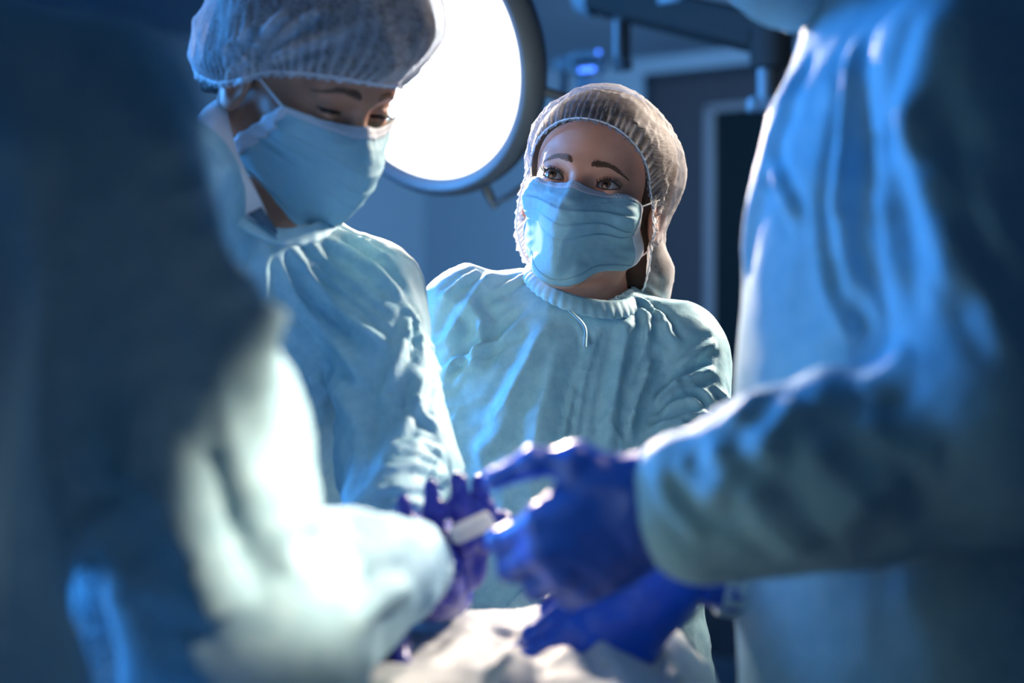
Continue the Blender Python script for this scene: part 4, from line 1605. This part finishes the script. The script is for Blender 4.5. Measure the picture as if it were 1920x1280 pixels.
    make_glove(body, wl, hand_frame((.1, -.6, -.1), (0, -.3, .9)), [(30, 40, 20)] * 4, [(.045, .055, -.018), (.055, .085, -.026), (.056, .108, -.032)], M_GLOVEV, True, 1.0, .0032, cuff_to=hl, cuff_r=.036)
    cuff(gown, hr + (er - hr) * .02, hr + (wr - hr) * .8, .037, .030)
    cuff(gown, hl, wl, .037, .032)


# ------------------------------------------------------------------ figure close to the camera at the left edge
def build_left():
    H = Head(None, 150, -20, 0, 1.04, male=True, open_=.3, centre=np.array([-.375, .93, 1.665]))
    nb = np.array([-.385, .86, 1.525])
    sr = W(165, 275, .98); er = W(440, 1150, 1.13); hr = W(735, 1062, 1.36)
    sl = np.array([-.56, .98, 1.40]); el = np.array([-.64, 1.02, 1.12]); hl = np.array([-.52, 1.24, 1.08])
    lower = [(tuple(nb - (0, 0, .08)), (-.49, .80, .95), .07, .11)] + low_body(-.52, .80, 0, 200)
    body = body_mesh('person', H, nb, .055, lower, .006, M_SKINM, (-.45, .80, 0))
    set_props(body, 'blurred figure in shaded blue gown filling the left foreground, sleeve brightly lit', 'person')
    v, fc = nets(lambda p: smax(skull_hair(H.loc(p)), H.loc(p)[:, 1] * .8 - H.loc(p)[:, 2] * .45 - .04, .004) * H.k, H.c - .16, H.c + .16, .008)
    mesh_obj('hair', v, fc, M_HAIRD, body)
    brim = [(0, .0900, .050), (.055, .0660, .036), (.080, .006, .012), (.062, -.070, -.030), (0, -.106, -.045)]
    brim = brim + [(-x, y, z) for x, y, z in brim[1:-1]]
    make_cap(body, H, brim, .016, M_CAPM, None, axis=(0, -.30, .95), nth=160, nt_=36, gathers=50, seed=12)
    make_mask(body, H, seed=9, nu=49, nv=41)
    org = np.array([-.54, .78, .30]); pel = np.array([-.495, .80, .95]); top = nb
    side = sr - sl
    Rt = frame(side, top - pel); Lt = np.linalg.norm(top - pel)
    prof = [(-.02, .20, .15, 0, 0), (Lt - .40, .185, .135, 0, 0), (Lt - .17, .185, .120, 0, 0), (Lt - .10, .160, .100, 0, 0), (Lt - .04, .095, .080, 0, 0), (Lt, .070, .066, 0, 0)]
    Rs = frame(side, pel - org)

    def f(p):
        g = s_loft(p, pel, Rt, prof)
        g = smin(g, s_loft(p, org, Rs, [(0, .24, .20, 0, 0), (.66, .20, .155, 0, 0)]), .04)
        g = smin(g, s_cone(p, nb - np.array([0, 0, .05]), sr, .045, .066), .05)
        g = smin(g, s_cone(p, nb - np.array([0, 0, .05]), sl, .045, .06), .05)
        mr = s_cone(p, sr, er, .070, .074); mr = smin(mr, s_cone(p, er, hr, .070, .044), .03)
        mr = smin(mr, s_cone(p, er + np.array([.01, .02, -.06]), hr + np.array([-.06, -.04, -.05]), .07, .035), .05)
        ml = s_cone(p, sl, el, .062, .060); ml = smin(ml, s_cone(p, el, hl, .06, .045), .03)
        g = smin(g, mr, .02); g = smin(g, ml, .02)
        g = smin(g, s_cone(p, (-.37, .92, 1.32), (-.33, .98, 1.10), .09, .09), .06)
        return smax(g, -s_cone(p, nb + np.array([0, 0, .04]), nb - np.array([0, 0, .02]), .062, .055), .006)
    gown = garment('gown', f, (-.78, .52, .28), (.0, 1.52, 1.58), .0075, M_GOWN, body,
                   pix=[([(370, 520), (390, 700), (420, 850), (450, 1000), (500, 1150)], .012, -.016, -.3),
                        ([(300, 200), (380, 420), (470, 600), (540, 800)], .014, .014),
                        ([(420, 480), (520, 640), (570, 780), (590, 900)], .012, .010),
                        ([(180, 820), (280, 900), (350, 1040), (420, 1180)], .016, .018),
                        ([(120, 880), (200, 1000), (260, 1150)], .016, .014),
                        ([(610, 960), (680, 1010), (720, 1100)], .008, .010),
                        ([(640, 1180), (720, 1120), (780, 1100)], .008, .009),
                        ([(560, 1000), (640, 1080), (700, 1200)], .008, -.010)],
                   limbs=[(sr, er, .072, 8, .006, 25, .010, 1.4, 1.0), (er, hr, .055, 9, .006, 26, .009, .9, 1.2)],
                   crum=[(5, .008, 21), (14, .002, 22)])
    wr = hr + (hr - er) / np.linalg.norm(hr - er) * .05
    y = np.array([.42, .90, -.10])
    make_glove(body, W(798, 1075, 1.42), hand_frame(np.array([.30, .95, -.04]), (.9, -.30, .25)), [(22, 32, 20), (24, 34, 20), (28, 34, 22), (30, 36, 22)],
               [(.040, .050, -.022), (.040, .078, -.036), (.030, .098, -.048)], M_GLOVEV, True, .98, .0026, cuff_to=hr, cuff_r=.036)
    cuff(gown, hr - (hr - er) * .02, hr + (W(815, 1062, 1.42) - hr) * .6, .040, .033)
    make_glove(body, hl + np.array([.01, .06, -.01]), hand_frame((.3, .8, -.3), (0, -.2, 1)), [(30, 40, 20)] * 4, [(.045, .055, -.018), (.055, .085, -.026), (.056, .108, -.032)], M_GLOVEV, False, 1.0, .004, cuff_to=hl, cuff_r=.036)


# ------------------------------------------------------------------ figure at the right edge, handing over
def build_right():
    H = Head(None, -78, -24, 0, 1.05, male=True, open_=.3, centre=np.array([.256, 1.40, 1.708]))
    nb = np.array([.322, 1.40, 1.575])
    sl = W(1800, 120, 1.24); sr = np.array([.315, 1.60, 1.50])
    el = W(1888, 812, 1.17); hl = W(1322, 962, 1.225)
    er = np.array([.34, 1.62, 1.20]); hr = W(1465, 1075, 1.41)
    lower = [(tuple(nb - (0, 0, .09)), (.40, 1.40, .95), .06, .10)] + low_body(.44, 1.40, 0, -90)
    body = body_mesh('person', H, nb, .055, lower, .006, M_SKINM, (.44, 1.40, 0))
    set_props(body, 'figure in vivid blue gown at the right edge reaching out a blue glove', 'person')
    v, fc = nets(lambda p: smax(skull_hair(H.loc(p)), H.loc(p)[:, 1] * .8 - H.loc(p)[:, 2] * .45 - .04, .004) * H.k, H.c - .16, H.c + .16, .008)
    mesh_obj('hair', v, fc, M_HAIRD, body)
    brim = [(0, .0900, .050), (.055, .0660, .036), (.080, .006, .012), (.062, -.070, -.030), (0, -.106, -.045)]
    brim = brim + [(-x, y, z) for x, y, z in brim[1:-1]]
    make_cap(body, H, brim, .016, M_CAPM, None, axis=(0, -.30, .95), nth=160, nt_=36, gathers=50, seed=14)
    make_mask(body, H, seed=11, nu=65, nv=61, drop=.006)
    pel = np.array([.385, 1.40, .92]); org = np.array([.39, 1.40, .30]); top = nb + np.array([0, 0, .025])
    Rt = frame((0, 1, 0), top - pel); Lt = np.linalg.norm(top - pel)
    prof = [(-.02, .205, .195, 0, 0), (.08, .20, .188, 0, 0), (Lt - .40, .19, .178, 0, 0), (Lt - .26, .185, .158, 0, 0), (Lt - .17, .180, .146, 0, 0), (Lt - .10, .160, .122, 0, 0),
            (Lt - .04, .095, .082, 0, 0), (Lt, .072, .070, 0, 0)]
    Rs = frame((0, 1, 0), pel - org)

    def f(p):
        g = s_loft(p, pel, Rt, prof)
        g = smin(g, s_loft(p, org, Rs, [(0, .24, .205, 0, 0), (.62, .205, .195, 0, 0)]), .03)
        g = smin(g, s_cone(p, nb - np.array([0, 0, .05]), sl, .045, .058), .05)
        g = smin(g, s_cone(p, nb - np.array([0, 0, .05]), sr, .045, .056), .05)
        ml = s_cone(p, sl, el, .064, .070)
        fo = s_cone(p, el, hl, .074, .052)
        fo = smin(fo, s_ell(p, W(1560, 880, 1.19), (.10, .062, .062)), .03)
        fo = smin(fo, s_ell(p, W(1256, 902, 1.222), (.022, .036, .030)), .025)
        ml = smin(ml, fo, .03)
        mr = s_cone(p, sr, er, .06, .056); mr = smin(mr, s_cone(p, er, hr, .056, .044), .03)
        g = smin(g, ml, .012); g = smin(g, mr, .015)
        g = smin(g, s_cone(p, nb - np.array([0, 0, .04]), nb + np.array([-.012, 0, .012]), .085, .070), .02)
        return smax(g, -s_cone(p, nb + np.array([0, 0, .08]), nb + np.array([0, 0, .03]), .062, .050), .006)
    gown = garment('gown', f, (.06, 1.06, .28), (.66, 1.80, 1.62), .0046, M_GOWN_R, body,
                   pix=[([(1600, 60), (1590, 200), (1580, 330), (1575, 450), (1620, 620)], .008, .012),
                        ([(1560, 380), (1580, 520), (1640, 640)], .008, -.010),
                        ([(1500, 80), (1450, 250), (1400, 420), (1385, 560)], .010, .008),
                        ([(1440, 300), (1470, 370), (1500, 420)], .006, .008),
                        ([(1700, 150), (1720, 300), (1760, 450), (1800, 600)], .014, .010),
                        ([(1640, 200), (1660, 400), (1700, 560)], .012, .010),
                        ([(1550, 680), (1535, 740), (1510, 790)], .014, .004),
                        ([(1720, 650), (1660, 700), (1600, 730)], .014, .005),
                        ([(1440, 730), (1400, 760), (1370, 800)], .010, .006),
                        ([(1500, 740), (1450, 800), (1420, 880)], .012, .006),
                        ([(1340, 820), (1350, 880), (1420, 950)], .010, .005),
                        ([(1270, 850), (1300, 900), (1380, 960)], .008, .005),
                        ([(1230, 870), (1260, 940), (1330, 1020)], .007, .004),
                        ([(1480, 820), (1560, 880), (1640, 960)], .014, .005),
                        ([(1700, 880), (1640, 940), (1540, 1010)], .014, .006),
                        ([(1400, 900), (1440, 980), (1520, 1050)], .012, .005),
                        ([(1600, 780), (1680, 840), (1780, 860)], .014, .005)],
                   limbs=[(sl, el, .068, 7, .005, 35, .012, 1.3, 1.1), (el, hl, .066, 6, .0025, 36, .010, 1.3, 1.1), ],
                   crum=[(5, .003, 31), (14, .0018, 32)])
    # sleeve end gathered over the glove
    d = (hl - el) / np.linalg.norm(hl - el)
    wl = W(1243, 930, 1.225)
    # near hand: back towards the camera, thumb on top
    make_glove(body, wl, hand_frame((-.86, .02, -.50), (-.06, -1, .05)), [(42, 62, 34), (50, 64, 36), (56, 64, 38), (60, 62, 38)],
               [(.052, .040, -.004), (.068, .068, -.010), (.071, .100, -.016)], M_GLOVE, False, 1.0, .0022,
               cuff_to=hl + d * -.03, cuff_r=.040, spread=(4, 0, -4, -9), name='glove')
    # far hand below, forefinger down on the drape
    wr_ = W(1262, 1072, 1.40)
    make_glove(body, wr_, hand_frame((-.84, .08, -.44), (-.30, -.80, .52)), [(12, 16, 10), (14, 18, 12), (22, 24, 16), (30, 34, 22)],
               [(.040, .055, -.022), (.030, .082, -.036), (.016, .098, -.044)], M_GLOVE, True, 1.0, .0026, cuff_to=hr, cuff_r=.040, spread=(1, 0, -1, -2))
    cuff(gown, hr, wr_ + (hr - wr_) * .4, .042, .034)


build_surgeon()
build_left()
build_right()

# white gauze pad passed between the gloves
c = W(886, 992, 1.40)
m = MB(); R_ = rot((0, 1, 0), -24) @ rot((1, 0, 0), 30)
m.box(c, (.019, .004, .0075), R_, .0035); m.box(c + R_ @ np.array([0, .006, .0005]), (.018, .003, .0068), R_, .0028)
g_ = m.build('gauze_roll', M_GAUZE, origin=c)
set_props(g_, 'small white gauze roll shining between the gloved fingers', 'gauze')
